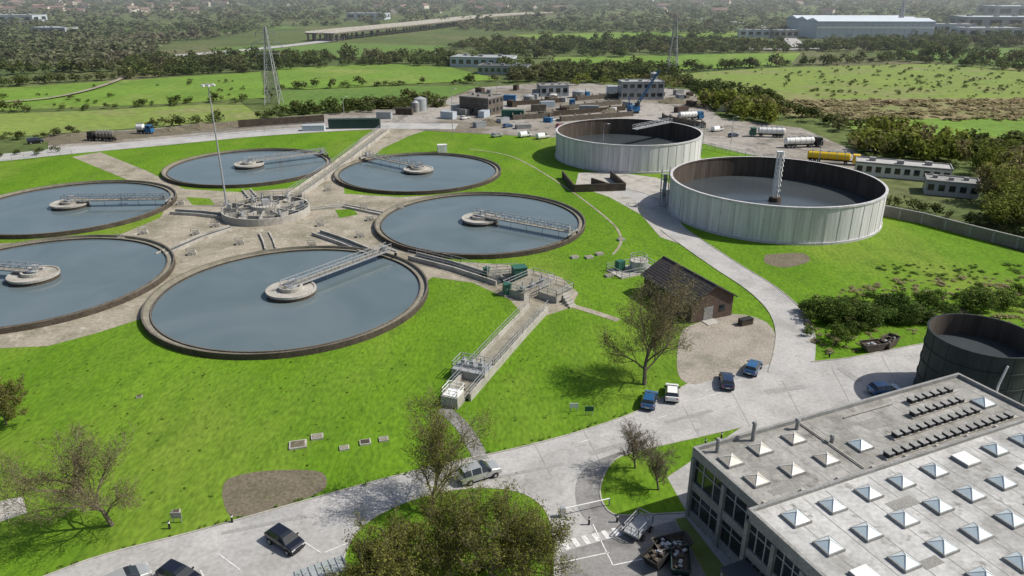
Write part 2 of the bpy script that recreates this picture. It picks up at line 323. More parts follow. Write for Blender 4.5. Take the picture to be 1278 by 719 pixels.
sheet('works_yard', GL([(60, 168), (200, 160), (270, 152), (400, 143), (540, 130), (560, 112), (700, 102), (860, 112), (900, 148), (1000, 160), (1100, 203), (1088, 216), (1000, 205), (930, 192), (880, 180), (690, 172), (560, 165), (480, 160), (330, 168), (200, 178), (60, 186)]), 0.07, M('yard_surface', (0.28, 0.26, 0.23), (0.36, 0.34, 0.31), scale=0.05, fine=0.6, fineamt=0.25, c3=(0.17, 0.145, 0.11), s3=0.025, t3=(.45, .6), c4=(0.13, 0.125, 0.11), s4=0.12, t4=(.54, .64)))
sheet('rough_verge', GL([(60, 170), (200, 161), (270, 153), (330, 149), (330, 158), (230, 168), (60, 182)]), 0.1, earth)
ribbon('footpath', GL([(552, 510), (575, 530), (592, 556), (600, 574)]), 1.8, 0.05, asph_m)
ribbon('footpath', GL([(700, 378), (735, 388), (772, 400)]), 1.4, 0.05, conc_m)
ribbon('footpath', GL([(585, 186), (640, 196), (700, 230), (760, 275), (775, 300), (765, 318)]), 0.5, 0.05, conc_m)
sheet('bare_ground', smooth_line(GL([(277, 618), (285, 598), (330, 588), (395, 588), (408, 602), (395, 617), (340, 635), (290, 645), (277, 618)]), 4), 0.025, earth)
for P_ in ([(955, 318), (1000, 316), (1010, 326), (980, 334), (955, 328)],):
    sheet('bare_ground', smooth_line(GL(P_ + P_[:1]), 4), 0.025, earth)
sheet('slab', GL([(-10, 628), (28, 620), (34, 640), (-10, 655)]), 0.03, conc_l)
mk = MB()
def stripe(a, b, w): mk.beam((a[0], a[1], 0.052), (b[0], b[1], 0.052), w, 0.008, 0)
for i in range(8):
    u = 690 + i * 12.5; v = 679 - i * 3.2
    a = G(u, v); stripe(a, a + Vector((0.45, -1.1, 0)), 0.5)
for a, b in (((273, 692), (300, 712)), ((372, 672), (400, 690)), ((250, 712), (262, 735)), ((405, 690), (440, 676))): stripe(G(*a), G(*b), 0.12)
for a, b in (((740, 655), (765, 706)), ((690, 705), (760, 690)), ((765, 706), (840, 690))): stripe(G(*a), G(*b), 0.12)
for i in range(7):
    p = G(700 + i * 24, 560 - i * 7.5); q = G(712 + i * 24, 556.5 - i * 7.5)
    if i in (1, 2, 4, 5): stripe(p, q, 0.1)
stripe(G(880, 488), G(925, 474), 0.1); stripe(G(868, 500), G(900, 490), 0.1)
mk.build('road_markings', [line_m])
b = MB()
for (u, v, lx, ly, rz) in ((560, 622, 3, 1.2, .3), (760, 560, 5, .8, .42), (980, 486, 6, 1.0, .25), (450, 640, 1.0, 3, .3), (860, 520, 7, .6, .4), (1060, 468, 1.0, 4, .3), (330, 655, 8, .5, .32), (650, 590, 10, .5, .33)):
    p = G(u, v); p.z = .046; b.box(p, (lx, ly, .004), rz, 0)
for u in range(480, 1150, 62):
    vv = 607 - (u - 480) * .25; a = G(u, vv - 8); c_ = G(u + 22, vv + 34); a.z = c_.z = .049; b.beam(a, c_, .05, .004, 0)
b.build('road_repairs', [patch_m])

# ------------------------------------------------------------------ settlement tanks
def truss(b, p0, p1, wid, hh, mi, deck=None):
    p0 = Vector(p0); p1 = Vector(p1); d = p1 - p0; n = max(2, int(d.length / 1.6)); a = Vector((-d.y, d.x, 0)).normalized() * (wid / 2)
    b.beam(p0, p1, wid, 0.12, mi if deck is None else deck)
    U = Vector((0, 0, hh))
    for s in (a, -a):
        b.beam(p0 + s + U, p1 + s + U, 0.10, 0.10, mi); b.beam(p0 + s, p1 + s, 0.12, 0.26, mi); b.beam(p0 + s + U * 0.5, p1 + s + U * 0.5, 0.05, 0.05, mi)
        for i in range(n + 1):
            q = p0 + d * (i / n) + s; b.beam(q, q + U, 0.08, 0.08, mi)
            if i < n:
                q2 = p0 + d * ((i + 1) / n) + s
                if i % 2: b.beam(q, q2 + U, 0.06, 0.06, mi)
                else: b.beam(q + U, q2, 0.06, 0.06, mi)
TR = 23.6
def settlement_tank(cx, cy, px, py):
    c = (cx, cy); b = MB()
    b.ring(c, TR - 0.3, TR, 0, 1.0, 128, 0, 1, 2)
    b.ring(c, TR - 1.3, TR - 0.3, 0.25, 0.5, 128, 2, 2, 2)
    b.ring(c, TR - 1.48, TR - 1.3, 0.2, 0.72, 128, 1, 1, 0)
    ob = b.build('settlement_tank', [dark_w, rim_m, chan_m], origin=(cx, cy, 0))
    b = MB(); b.disc(c, TR - 1.4, 0.40, 128, 0); b.build('water', [water_m], parent=ob)
    b = MB(); b.tube((cx, cy, 0.2), (cx, cy, 1.25), 4.1, 4.1, 40, 1, mt=0); b.ring(c, 3.9, 4.25, 1.0, 1.4, 40, 0, 0, 0)
    b.ring(c, 1.6, 2.0, 1.25, 1.9, 24, 0, 0, 1); b.tube((cx, cy, 1.2), (cx, cy, 2.1), 1.2, 1.0, 16, 2)
    b.box((cx + 0.5, cy + .3, 2.1), (1.0, 0.8, 0.9), 0.4, 2)
    b.build('centre_island', [conc_l, dark_w, galv], parent=ob)
    b = MB(); tgt = G(px, py); d = (Vector((tgt.x - cx, tgt.y - cy, 0))).normalized(); s = Vector((-d.y, d.x, 0))
    C = Vector((cx, cy, 1.9)); E = C + d * (TR - 0.1)
    truss(b, C - d * 1.5, E, 1.5, 1.25, 0, 1)
    for k in (-2.2, 2.2): b.beam(E - d * 0.2, E + s * k - d * 0.2, 0.2, 0.3, 0)
    for k in (-2.0, 2.0):
        q = E + s * k - d * 0.2; q.z = 1.32; b.tube(q - d * 0.12, q + d * 0.12, 0.3, 0.3, 12, 2)
        b.beam(q, q + Vector((0, 0, 0.6)), 0.12, 0.12, 0)
    b.box(E - d * 1.2 + Vector((0, 0, 0.1)), (0.7, 0.7, 0.9), math.atan2(d.y, d.x), 0)
    for k in range(4, 21, 4):
        q = C + d * k; b.beam(q, q + Vector((0, 0, -1.5)), 0.08, 0.08, 0)
    b.build('scraper_bridge', [galv, chan_m, black_m], parent=ob)
    return ob
settlement_tank(-38.2, 116.6, 497, 318)
settlement_tank(-7.1, 158.2, 706, 299)
settlement_tank(-26.7, 205.5, 448, 200)
settlement_tank(-77.2, 212, 402, 198)
settlement_tank(-106.5, 170.4, 187, 258)
settlement_tank(-87, 123.6, -60, 342)

# distribution chamber (hub)
hc = G(333, 267); b = MB(); c = (hc.x, hc.y)
b.ring(c, 9.6, 10.0, 0, 1.7, 48, 0, 0, 1); b.ring(c, 6.3, 6.6, 0, 1.5, 48, 0, 0, 1); b.ring(c, 3.0, 3.3, 0, 2.4, 32, 0, 0, 1)
b.disc(c, 9.7, 0.5, 48, 3); b.disc(c, 6.4, 0.9, 48, 1); b.disc(c, 3.1, 2.2, 32, 0)
for k in range(12):
    t = 2 * math.pi * (k + 0.3) / 12; d = Vector((math.cos(t), math.sin(t), 0)); C = Vector((c[0], c[1], 0.95))
    b.beam(C + d * 3.2, C + d * 9.7, 0.3, 1.6, 0)
    if k % 2 == 0:
        q = C + d * 8.2; b.box((q.x, q.y, 1.7), (0.9, 0.5, 1.0), t, 2); b.beam(q + Vector((0, 0, 1)), q + Vector((0, 0, 2.4)), 0.15, 0.15, 2)
for rr, zz in ((9.8, 1.7), (6.45, 1.5), (3.1, 2.4)):
    n = 26; b.rail([Vector((c[0] + rr * math.cos(2 * math.pi * i / n), c[1] + rr * math.sin(2 * math.pi * i / n), zz)) for i in range(n + 1)], 1.1, 3, 2, 0.06)
b.box((c[0], c[1], 2.2), (1.6, 1.2, 1.4), 0.5, 2); b.beam((c[0] - .6, c[1], 2.2), (c[0] - .6, c[1], 5.2), 0.25, 0.25, 2); b.beam((c[0] + 1, c[1] + .6, 2.2), (c[0] + 1, c[1] + .6, 4.6), 0.2, 0.2, 2)
b.build('distribution_chamber', [conc_l, chan_m, galv, sludge_m])

def channel(name, pts, w, h, rails=True, floor=1):
    b = MB(); P = [Vector((p[0], p[1], 0)) for p in pts]
    L1 = offset_line(P, w / 2); L2 = offset_line(P, -w / 2)
    for A in (L1, L2):
        for a, c in zip(A[:-1], A[1:]):
            b.beam(Vector((a.x, a.y, h / 2)), Vector((c.x, c.y, h / 2)), 0.3, h, 0)
        if rails: b.rail([Vector((a.x, a.y, h)) for a in A], 1.1, 2.0, 2, 0.06)
    for a, c in zip(P[:-1], P[1:]): b.beam(Vector((a.x, a.y, h * 0.3)), Vector((c.x, c.y, h * 0.3)), w - 0.3, 0.05, floor)
    return b.build(name, [conc_l, chan_m, galv, sludge_m])
channel('inlet_channel', GL([(368, 246), (415, 213), (480, 164)]), 3.6, 1.0, True, 1)
channel('conduit', GL([(395, 292), (430, 304), (470, 321)]), 2.2, 0.7, False, 3)
channel('conduit', GL([(515, 322), (570, 336), (625, 354)]), 2.4, 0.9, True, 3)
channel('conduit', GL([(284, 272), (250, 268), (216, 266)]), 2.2, 0.7, False, 3)
channel('conduit', GL([(290, 285), (250, 298), (200, 320)]), 2.0, 0.6, False, 3)
channel('conduit', GL([(388, 262), (430, 258), (478, 268)]), 1.6, 0.5, False, 0)
channel('conduit', GL([(330, 292), (335, 302), (338, 312)]), 2.0, 0.5, False, 1)
channel('conduit', GL([(318, 250), (312, 243), (308, 238)]), 2.0, 0.5, False, 1)
channel('outlet_channel', GL([(672, 388), (640, 422), (604, 462), (572, 498)]), 3.3, 1.1, True, 1)
for u, v in ((245, 293), (270, 283), (410, 238), (455, 262), (500, 262), (462, 275), (400, 282), (226, 255), (240, 318), (152, 300), (180, 292), (420, 226), (300, 305), (390, 308), (450, 296)):
    b = MB(); p = G(u, v); b.box(p, (1.6, 1.2, 0.7), 0.3, 0); b.box((p.x, p.y, 0.7), (1.2, 0.8, 0.12), 0.3, 1)
    b.rail([p + Vector((-.8, -.6, .7)), p + Vector((.8, -.6, .7))], 0.9, 1.6, 2); b.build('valve_chamber', [conc_l, chan_m, galv])

# junction chamber
b = MB(); jc = G(660, 362); ja = math.atan2((G(700, 352) - G(640, 380)).y, (G(700, 352) - G(640, 380)).x)
b.box(jc, (8.5, 5.0, 1.3), ja, 0, 1)
q = G(628, 346); b.box(q, (6, 3, 1.0), ja - 0.7, 0, 1); q = G(694, 370); b.box(q, (5, 4, 1.2), ja, 0, 1)
def rect(cx, cy, lx, ly, rz, z):
    ca, sa = math.cos(rz), math.sin(rz)
    return [Vector((cx + dx * ca - dy * sa, cy + dx * sa + dy * ca, z)) for dx, dy in ((-lx / 2, -ly / 2), (lx / 2, -ly / 2), (lx / 2, ly / 2), (-lx / 2, ly / 2), (-lx / 2, -ly / 2))]
b.rail(rect(jc.x, jc.y, 8.3, 4.8, ja, 1.3), 1.1, 1.5, 2, 0.08); b.rail(rect(q.x, q.y, 4.8, 3.8, ja, 1.2), 1.1, 1.5, 2, 0.08)
q = G(628, 346); b.rail(rect(q.x, q.y, 5.8, 2.8, ja - 0.7, 1.0), 1.1, 1.5, 2, 0.08)
for k in range(3):
    r_ = G(652 + k * 12, 372 - k * 5); b.box((r_.x, r_.y, 1.3), (0.7, 0.7, 0.8), ja, 2); b.tube((r_.x, r_.y, 2.1), (r_.x, r_.y, 3.0), 0.12, 0.12, 8, 2)
for k in range(5):
    r_ = G(705 + k * 2.2, 374 + k * 2.2); b.box(r_, (1.6, 0.5, 1.1 - k * 0.2), ja, 0)
b.build('junction_chamber', [conc_l, chan_m, galv])
for u, v, s, h_ in ((648, 350, (2.4, 2.0), 2.4), (633, 368, (1.2, 1.2), 1.8), (607, 345, (1.0, .8), 1.4)):
    b = MB(); p = G(u, v); b.box(p, (s[0] + .3, s[1] + .3, 0.25), 0.3, 1); b.box((p.x, p.y, 0.25), (s[0], s[1], h_), 0.3, 0)
    b.box((p.x, p.y, h_ + 0.25), (s[0] + .2, s[1] + .2, 0.12), 0.3, 0); b.beam((p.x - .1, p.y - s[1] / 2 - .02, 1.2), (p.x + .1, p.y - s[1] / 2 + .02, 1.2), 0.1, 0.3, 1)
    b.build('green_kiosk', [green_m, conc_l])
b = MB(); p = G(590, 470); ca_ = math.atan2((G(672, 388) - G(572, 498)).y, (G(672, 388) - G(572, 498)).x)
b.box(p, (3.0, 5.0, 1.5), ca_, 0, 1); b.rail(rect(p.x, p.y, 2.8, 4.8, ca_, 1.5), 1.1, 1.2, 1, 0.08)
for k in (-1.3, 0, 1.3):
    q = p + Vector((-math.sin(ca_), math.cos(ca_), 0)) * k; b.box((q.x, q.y, 1.5), (0.7, 0.6, 1.0), ca_, 1); b.tube((q.x, q.y, 2.5), (q.x, q.y, 3.2), 0.1, 0.1, 8, 1)
b.build('screen_platform', [conc_l, galv])
b = MB(); p = G(566, 503); b.box(p, (2.4, 2.4, 1.5), ca_, 0); b.box((p.x, p.y, 1.5), (2.0, 2.0, 0.1), ca_, 1); b.rail(rect(p.x, p.y, 2.2, 2.2, ca_, 1.5), 1.0, 1.1, 1)
b.build('outlet_chamber', [conc_l, white_m])

b = MB(); p = G(790, 338); b.box(p, (9, 5, 0.25), 0.5, 0); b.tube((p.x + 1, p.y, 0.25), (p.x + 1, p.y, 2.2), 1.7, 1.7, 20, 1, mt=0)
b.rail(rect(p.x, p.y, 8.8, 4.8, 0.5, 0.25), 1.2, 1.5, 1, 0.08); b.box((p.x - 2.5, p.y, 0.25), (1.5, 1.2, 1.8), 0.5, 2); b.tube((p.x - 1, p.y - .5, 1), (p.x + 1, p.y, 1.6), 0.2, 0.2, 8, 1)
b.rail([Vector((p.x + 1 + 1.6 * math.cos(t), p.y + 1.6 * math.sin(t), 2.2)) for t in np.linspace(0, 6.283, 9)], 1.0, 3, 1)
b.build('pump_station', [conc_l, galv, green_m])
for u, v in ((735, 322), (748, 318), (775, 300), (717, 322), (760, 345)):
    b = MB(); p = G(u, v); b.box(p, (1.5, 1.1, .4), .4, 0); b.box((p.x, p.y, .4), (1.1, .8, .08), .4, 1); b.build('valve_chamber', [conc_l, chan_m])

# ------------------------------------------------------------------ big storage tanks
def storage_tank(cx, cy, r, h, mast):
    c = (cx, cy); b = MB(); n = 144
    b.ring(c, r - 0.35, r, 0, h, n, 0, 1, 2); b.ring(c, r - 0.45, r + 0.14, h - 0.3, h + 0.1, n, 1, 1, 2); b.ring(c, r, r + 0.25, 0, 0.5, n, 1, 1, 0)
    for k in range(48):
        t = 2 * math.pi * k / 48; d = Vector((math.cos(t), math.sin(t), 0)); p = Vector((cx, cy, 0)) + d * (r + 0.01)
        b.box((p.x, p.y, 0.5), (0.1, 0.22, h - 0.81), t, 1)
    ob = b.build('storage_tank', [conc_w, tank_rib, inner_m], origin=(cx, cy, 0))
    b = MB(); b.disc(c, r - 0.3, 3.0, 96, 0); b.build('sludge', [sludge_m], parent=ob)
    if mast:
        b = MB(); x, y = cx + 0.3, cy - 1
        for dx, dy in ((-.7, -.5), (.7, -.5), (.7, .5), (-.7, .5)): b.beam((x + dx, y + dy, 3), (x + dx * .6 - .4, y + dy * .6, 14.6), 0.16, 0.16, 0)
        for k in range(10):
            z = 3.2 + k * 1.15; b.beam((x - .7, y - .5, z), (x + .6, y - .5, z + 1.0), 0.12, 0.12, 0); b.beam((x + .7, y - .5, z), (x + .7, y + .5, z + 1), 0.12, 0.12, 0)
        b.box((x - .15, y, 3), (.4, .25, 11.2), 0, 0); b.tube((x, y, 2.9), (x, y, 4.0), 1.5, 1.3, 16, 1); b.box((x - .4, y, 14.4), (1.4, 1.0, .3), 0, 0)
        b.build('mixer_mast', [white_m, inner_m], parent=ob)
    else:
        b = MB(); truss(b, (cx + 2, cy + 2, h + .2), (cx + r * .72, cy + r * .69, h + .2), 1.4, 1.2, 0)
        b.build('roof_walkway', [galv], parent=ob)
    b = MB(); t = 0.2 if not mast else 2.9; d = Vector((math.cos(t), math.sin(t), 0)); s = Vector((-d.y, d.x, 0)); p = Vector((cx, cy, 0)) + d * (r + 1.2)
    for i in (-1, 1):
        for j in (-1, 1): q = p + d * i * .9 + s * j * 1.6; b.beam(q, q + Vector((0, 0, h + 1.2)), .14, .14, 0)
    for k in range(4):
        z0 = k * h / 4; sg = 1 if k % 2 else -1
        b.beam(p - s * 1.5 * sg + Vector((0, 0, z0 + .1)), p + s * 1.5 * sg + Vector((0, 0, z0 + h / 4)), .9, .15, 0)
        b.box(p + s * 1.5 * sg + Vector((0, 0, z0 + h / 4)), (1.8, .9, .1), t, 0)
    b.rail([p + d * .9 + s * 1.6 + Vector((0, 0, h)), p + d * .9 - s * 1.6 + Vector((0, 0, h))], 1.1, 1.5, 0)
    b.build('access_stair', [galv], parent=ob)
storage_tank(61.3, 167.0, 23.8, 8.0, True)
storage_tank(36.0, 227.2, 22.3, 8.0, False)

c = (59.9, 83.2); b = MB(); b.ring(c, 6.2, 6.35, 0, 9.0, 72, 0, 1, 2); b.disc(c, 6.3, 6.0, 48, 3)
for z in (0.1, 2.2, 4.4, 6.6, 8.85): b.ring(c, 6.3, 6.45, z, z + 0.15, 72, 1, 1, 1)
for k in range(16):
    t = 2 * math.pi * k / 16; b.box((c[0] + 6.36 * math.cos(t), c[1] + 6.36 * math.sin(t), 0), (.08, .12, 9), t, 0)
b.tube((c[0] - 1.5, c[1] - 6.7, 0), (c[0] - 1.5, c[1] - 6.7, 5.5), .13, .13, 8, 4); b.tube((c[0] - 1.5, c[1] - 6.7, 5.5), (c[0] - .9, c[1] - 6.5, 8), .13, .13, 8, 4)
b.build('steel_tank', [steel_dk, steel_dk, inner_m, sludge_m, white_m])

b = MB(); P = GL([(702, 222), (716, 240), (780, 238), (762, 222)])
for a, c_ in zip(P[:-1], P[1:]): b.beam(a + Vector((0, 0, 1)), c_ + Vector((0, 0, 1)), 0.4, 2, 0)
a, c_ = GL([(738, 230), (762, 238)]); b.beam(a + Vector((0, 0, .9)), c_ + Vector((0, 0, .9)), .4, 1.8, 0); b.build('sludge_bunker', [dark_w])

# ------------------------------------------------------------------ buildings
def gable_house(name, base, L, W, hw, hr, rz, wall, roof, doors=True):
    ca, sa = math.cos(rz), math.sin(rz)
    def T(x, y, z): return (base[0] + x * ca - y * sa, base[1] + x * sa + y * ca, z)
    b = MB(); x = W / 2; y = L / 2
    b.add([T(-x, -y, 0), T(x, -y, 0), T(x, y, 0), T(-x, y, 0), T(-x, -y, hw), T(x, -y, hw), T(x, y, hw), T(-x, y, hw), T(0, -y, hr), T(0, y, hr)],
          [(0, 1, 5, 8, 4), (1, 2, 6, 5), (2, 3, 7, 9, 6), (3, 0, 4, 7)], 0)
    o = .45; sl_ = (hr - hw) / x
    for s in (-1, 1):
        e = s * (x + o); ez = hw - sl_ * o
        b.add([T(e, -y - o, ez), T(e, y + o, ez), T(0, y + o, hr + .02), T(0, -y - o, hr + .02), T(e, -y - o, ez + .16), T(e, y + o, ez + .16), T(0, y + o, hr + .18), T(0, -y - o, hr + .18)],
              [(0, 1, 2, 3), (4, 5, 6, 7), (0, 1, 5, 4), (2, 3, 7, 6), (0, 3, 7, 4), (1, 2, 6, 5)], 1)
    b.beam(T(0, -y - o, hr + .2), T(0, y + o, hr + .2), .3, .12, 1)
    if doors:
        def panel(xx, yy, z0, wd, hh, face, mi):
            if face == 'y': b.box(T(xx, yy, z0), (wd, .06, hh), rz, mi)
            else: b.box(T(xx, yy, z0), (.06, wd, hh), rz, mi)
        for k in range(1, 10):  # courses of slates
            f = k / 10
            for s in (-1, 1):
                b.beam(T(s * (x + o) * f, -y - o, hr + .19 - (hr - hw + sl_ * o) * f), T(s * (x + o) * f, y + o, hr + .19 - (hr - hw + sl_ * o) * f), .05, .03, 1)
        panel(-.8, -y - .02, 0, 1.8, 2.4, 'y', 2); panel(1.9, -y - .02, 1.2, 1.2, 1.1, 'y', 3)
        for k in (-4.5, -1.5, 1.5, 4.5):
            if abs(k) < y: panel(-x - .02, k, 1.6, 1.3, 1.0, 'x', 3); panel(x + .02, k, 1.6, 1.3, 1.0, 'x', 3); panel(-x - .03, k, 1.5, 1.5, .1, 'x', 4)
        for s in (-1, 1): b.beam(T(s * (x + o), -y - o, hw - sl_ * o), T(s * (x + o), y + o, hw - sl_ * o), .14, .14, 2)
        b.box(T(-.8, -y - .9, 0), (2.4, 1.8, .15), rz, 4)
    return b.build(name, [wall, roof, frame_m, glass, conc_l])
A = G(803, 366); B = G(865, 406); C = G(912, 393)
gc = (A + C) / 2; gr = math.atan2((A - B).y, (A - B).x) - math.pi / 2
gable_house('brick_building', (gc.x, gc.y), (A - B).length * .97, 8.0, 3.6, 5.9, gr, brick_m, tile_m)
b = MB(); p = G(930, 405); b.box(p, (2.2, 1.0, 1.0), .4, 0); b.box((p.x, p.y, 1.0), (2.3, 1.1, .08), .4, 1); b.build('equipment_box', [dark_w, black_m])

def block(name, c, L, W, h, rz, wall, roof, rows=1, cols=6, par=.3, strip=None, plant=3):
    b = MB(); ca, sa = math.cos(rz), math.sin(rz)
    def T(x, y, z): return (c[0] + x * ca - y * sa, c[1] + x * sa + y * ca, z)
    b.box(T(0, 0, 0), (L, W, h), rz, 0, 1)
    for x, y, lx, ly in ((0, -W / 2, L + .2, .25), (0, W / 2, L + .2, .25), (-L / 2, 0, .25, W - .26), (L / 2, 0, .25, W - .26)):
        b.box(T(x, y, h - .15), (lx, ly, par + .15), rz, 3)
    fh = h / rows
    for r in range(rows):
        for k in range(cols):
            xx = -L / 2 + (k + .5) * L / cols
            for s in (-1, 1):
                b.box(T(xx, s * (W / 2 + .01), r * fh + fh * .35), (L / cols * .6, .06, fh * .42), rz, 2)
                b.box(T(xx, s * (W / 2 + .03), r * fh + fh * .31), (L / cols * .66, .12, fh * .04), rz, 3)
        n = max(1, int(cols * W / L))
        for k in range(n):
            yy = -W / 2 + (k + .5) * W / n
            for s in (-1, 1): b.box(T(s * (L / 2 + .01), yy, r * fh + fh * .35), (.06, W / n * .55, fh * .42), rz, 2)
    for k in range(plant):
        b.box(T(-L / 2 + (k + .6) * L / 3.4, W * .1 * (-1) ** k, h), (L * .05 + .5, L * .04 + .5, .5 + .02 * L), rz, 3)
    return b.build(name, [wall, roof, glass, strip or frame_m])
p = G(1128, 222); block('office_building', (p.x, p.y + 2), 24, 7, 3.6, R(-24), M('render_wall', (.62, .6, .55), (.55, .53, .48)), M('roof_pale', (.42, .41, .4), (.35, .34, .33)), 1, 10)
p = G(1190, 244); block('cabin_building', (p.x, p.y + 2), 12, 7, 3.6, R(-24), grey_m, frame_m, 1, 5)
p = G(601, 141); block('control_building', (p.x, p.y), 14, 12, 7, R(-30), M('brown_cladding', (.10, .085, .07), (.14, .12, .1)), M('roof_brown', (.16, .14, .12), (.2, .18, .155)), 2, 5)
p = G(800, 124); block('dewatering_building', (p.x, p.y + 3), 20, 10, 8, R(3), grey_m, M('roof_grey', (.36, .37, .38)), 2, 6)
p = G(690, 120); block('screen_house', (p.x, p.y + 3), 14, 9, 5, R(10), grey_m, frame_m, 1, 4)
p = G(604, 82); block('depot_building', (p.x, p.y), 40, 22, 6, R(-12), palegrey, grey_m, 1, 8)
p = G(630, 92); block('depot_building', (p.x, p.y), 30, 16, 5, R(-12), grey_m, darkfield, 1, 8)
wa = G(1000, 44); wc = G(1150, 48); ctr = (wa + wc) / 2 + Vector((0, 12, 0))
WL, WW = (wc - wa).length * 1.0, 95; wr = R(-2); b = MB(); ca, sa = math.cos(wr), math.sin(wr)
def TW(x, y, z): return (ctr.x + x * ca - y * sa, ctr.y + x * sa + y * ca, z)
b.box(TW(0, 0, 0), (WL, WW, 15), wr, 0); b.box(TW(0, 0, 15), (WL + 1, WW + 1, 1.4), wr, 2)
NB = 3
for k in range(NB):
    y0 = -WW / 2 + k * WW / NB; y1 = y0 + WW / NB; ym = (y0 + y1) / 2
    b.add([TW(-WL / 2, y0, 16.4), TW(WL / 2, y0, 16.4), TW(WL / 2, ym, 19), TW(-WL / 2, ym, 19), TW(-WL / 2, y1, 16.4), TW(WL / 2, y1, 16.4)], [(0, 1, 2, 3), (3, 2, 5, 4), (1, 5, 2), (0, 3, 4)], 1)
for k in range(18): b.box(TW(-WL / 2 + (k + .5) * WL / 18, -WW / 2 - .1, 0), (.6, .3, 15), wr, 2)
for k in range(6): b.box(TW(-WL * .35 + k * WL * .13, -WW / 2 - .15, 0), (5, .3, 5), wr, 3)
b.box(TW(0, -WW / 2 - .2, 10), (WL, .2, 1.5), wr, 4)
b.build('warehouse', [palegrey, M('warehouse_roof', (.56, .61, .66), (.50, .56, .61), scale=.02), M('warehouse_trim', (.38, .47, .55)), grey_m, white_m])
for u, v, L_, h_, n_ in ((1240, 36, 90, 14, grey_m), (1180, 42, 50, 10, palegrey), (1230, 46, 60, 9, palegrey), (940, 46, 30, 7, palegrey), (978, 48, 25, 8, frame_m), (1275, 20, 120, 16, grey_m), (460, 24, 60, 9, palegrey), (20, 28, 70, 10, palegrey), (70, 44, 40, 8, grey_m)):
    p = G(u, v); block('industrial_unit', (p.x, p.y), L_, L_ * .5, h_, R(random.uniform(-10, 10)), n_, palegrey if n_ is not palegrey else grey_m, 1, 4)
hw_ = M('house_wall', (.5, .45, .38), (.62, .58, .52), scale=.01); hr_ = M('house_roof', (.16, .10, .08), (.2, .15, .13), scale=.01)
for i in range(100):
    u = random.choice([random.uniform(-60, 300), random.uniform(-60, 180), random.uniform(0, 1278), random.uniform(480, 950)]); v = random.uniform(-6, 20)
    p = G(u, v); gable_house('house', (p.x, p.y), random.uniform(12, 34), 10, 7, 11, random.uniform(0, 3.14), hw_, hr_, False)

TH = R(23.3); O = Vector((17.7, 60, 0)); e1 = Vector((math.cos(TH), math.sin(TH), 0)); e2 = Vector((math.sin(TH), -math.cos(TH), 0)); RH = 8.0
def Q(a, c_, z=0.0): return O + e1 * a + e2 * c_ + Vector((0, 0, z))
b = MB()
J = 9.6
b.prism([Q(.3, .3), Q(.3, J), Q(37, J), Q(37, .3)], 0, RH - .2, 0, 1)
b.prism([Q(-.9, J + .02), Q(-.9, 42), Q(41, 42), Q(41, J + .02)], 0, RH - .05, 0, 2)
def edge(a0, c0, a1, c1, w, z0, z1, mi): b.beam(Q(a0, c0, (z0 + z1) / 2), Q(a1, c1, (z0 + z1) / 2), w, z1 - z0, mi)
edge(0, .15, 37.3, .15, .3, 7.2, RH + .22, 3); edge(.15, .3, .15, J - .1, .3, 7.2, RH + .22, 3); edge(37.15, .3, 37.15, J, .3, 7.2, RH + .22, 3)
edge(-1.2, J, 37.0, J, .3, RH - .3, RH + .28, 3); edge(-1.05, J + .15, -1.05, 42, .3, 7.1, RH + .28, 3); edge(37.3, J + .001, 41.2, J + .001, .3, 7.1, RH + .28, 3)
for a, c0, c1 in ((.15, .3, J), (-1.05, J + .1, 42)):
    edge(a, c0, a, c1, .28, 3.5, 4.4, 3); edge(a, c0, a, c1, .28, 0, 1.0, 3)
    for z0, z1 in ((1.0, 3.5), (4.4, 7.1)): edge(a + .1, c0, a + .1, c1, .1, z0, z1, 4)
    n = int((c1 - c0) / 3.1)
    for k in range(n + 1):
        cc = c0 + (c1 - c0) * k / n; q = Q(a - .05, cc, 0); b.box(q, (.5, .4, 7.1), TH, 3)
        for z0, z1 in ((1.0, 3.5), (4.4, 7.1)):
            for j in (1, 2):
                if k < n: c2 = cc + (c1 - c0) / n * j / 3; b.box(Q(a + .02, c2, z0), (.12, .09, z1 - z0), TH, 5)
    for z in (2.6, 6.2): edge(a + .02, c0, a + .02, c1, .1, z, z + .08, 5)
for k in range(11):
    for z0 in (1.2, 4.6): b.box(Q(2 + k * 3.3, .12, z0), (2.2, .08, 1.9), TH, 4)
bld = b.build('works_building', [M('wall_dark', (.10, .10, .10), (.13, .13, .125)), roofa, roofb, frame_m, glass, galv], origin=O)
def skylight(a, c_, z, s, mat, h=.55, flat=False):
    b = MB(); b.box(Q(a, c_, z), (s + .2, s + .2, .26), TH, 1)
    if flat: b.box(Q(a, c_, z + .26), (s + .1, s + .1, .1), TH, 0)
    else:
        bs = [Q(a + dx * s / 2, c_ + dy * s / 2, z + .265) for dx, dy in ((-1, -1), (1, -1), (1, 1), (-1, 1))]
        b.add(bs + [Q(a, c_, z + .26 + h)], [(0, 1, 4), (1, 2, 4), (2, 3, 4), (3, 0, 4)], 0)
        for p in bs: b.beam(p, Q(a, c_, z + .28 + h), .05, .05, 2)
    b.build('skylight', [mat, frame_m, white_m], parent=bld)
for r in range(8):
    for k in range(9):
        fl = (r, k) in ((0, 5), (2, 0), (3, 1), (1, 6), (4, 3))
        skylight(1.9 + 4.15 * k + random.uniform(-.08, .08), 11.9 + 3.65 * r, RH - .05, 1.6 + random.uniform(-.06, .06), white_m if fl else skyl, flat=fl)
for a, c_ in ((6.1, 2.6), (10.4, 2.5), (2.5, 6.3), (6.6, 6.4), (10.8, 6.4), (2.2, 3.0)): skylight(a, c_, RH - .2, 1.6, skyl2, .45)
for a, c_ in ((15.6, 6.0), (36 - 1.8, 5.4)): skylight(a, c_, RH - .2, 1.6, skyl)
b = MB()
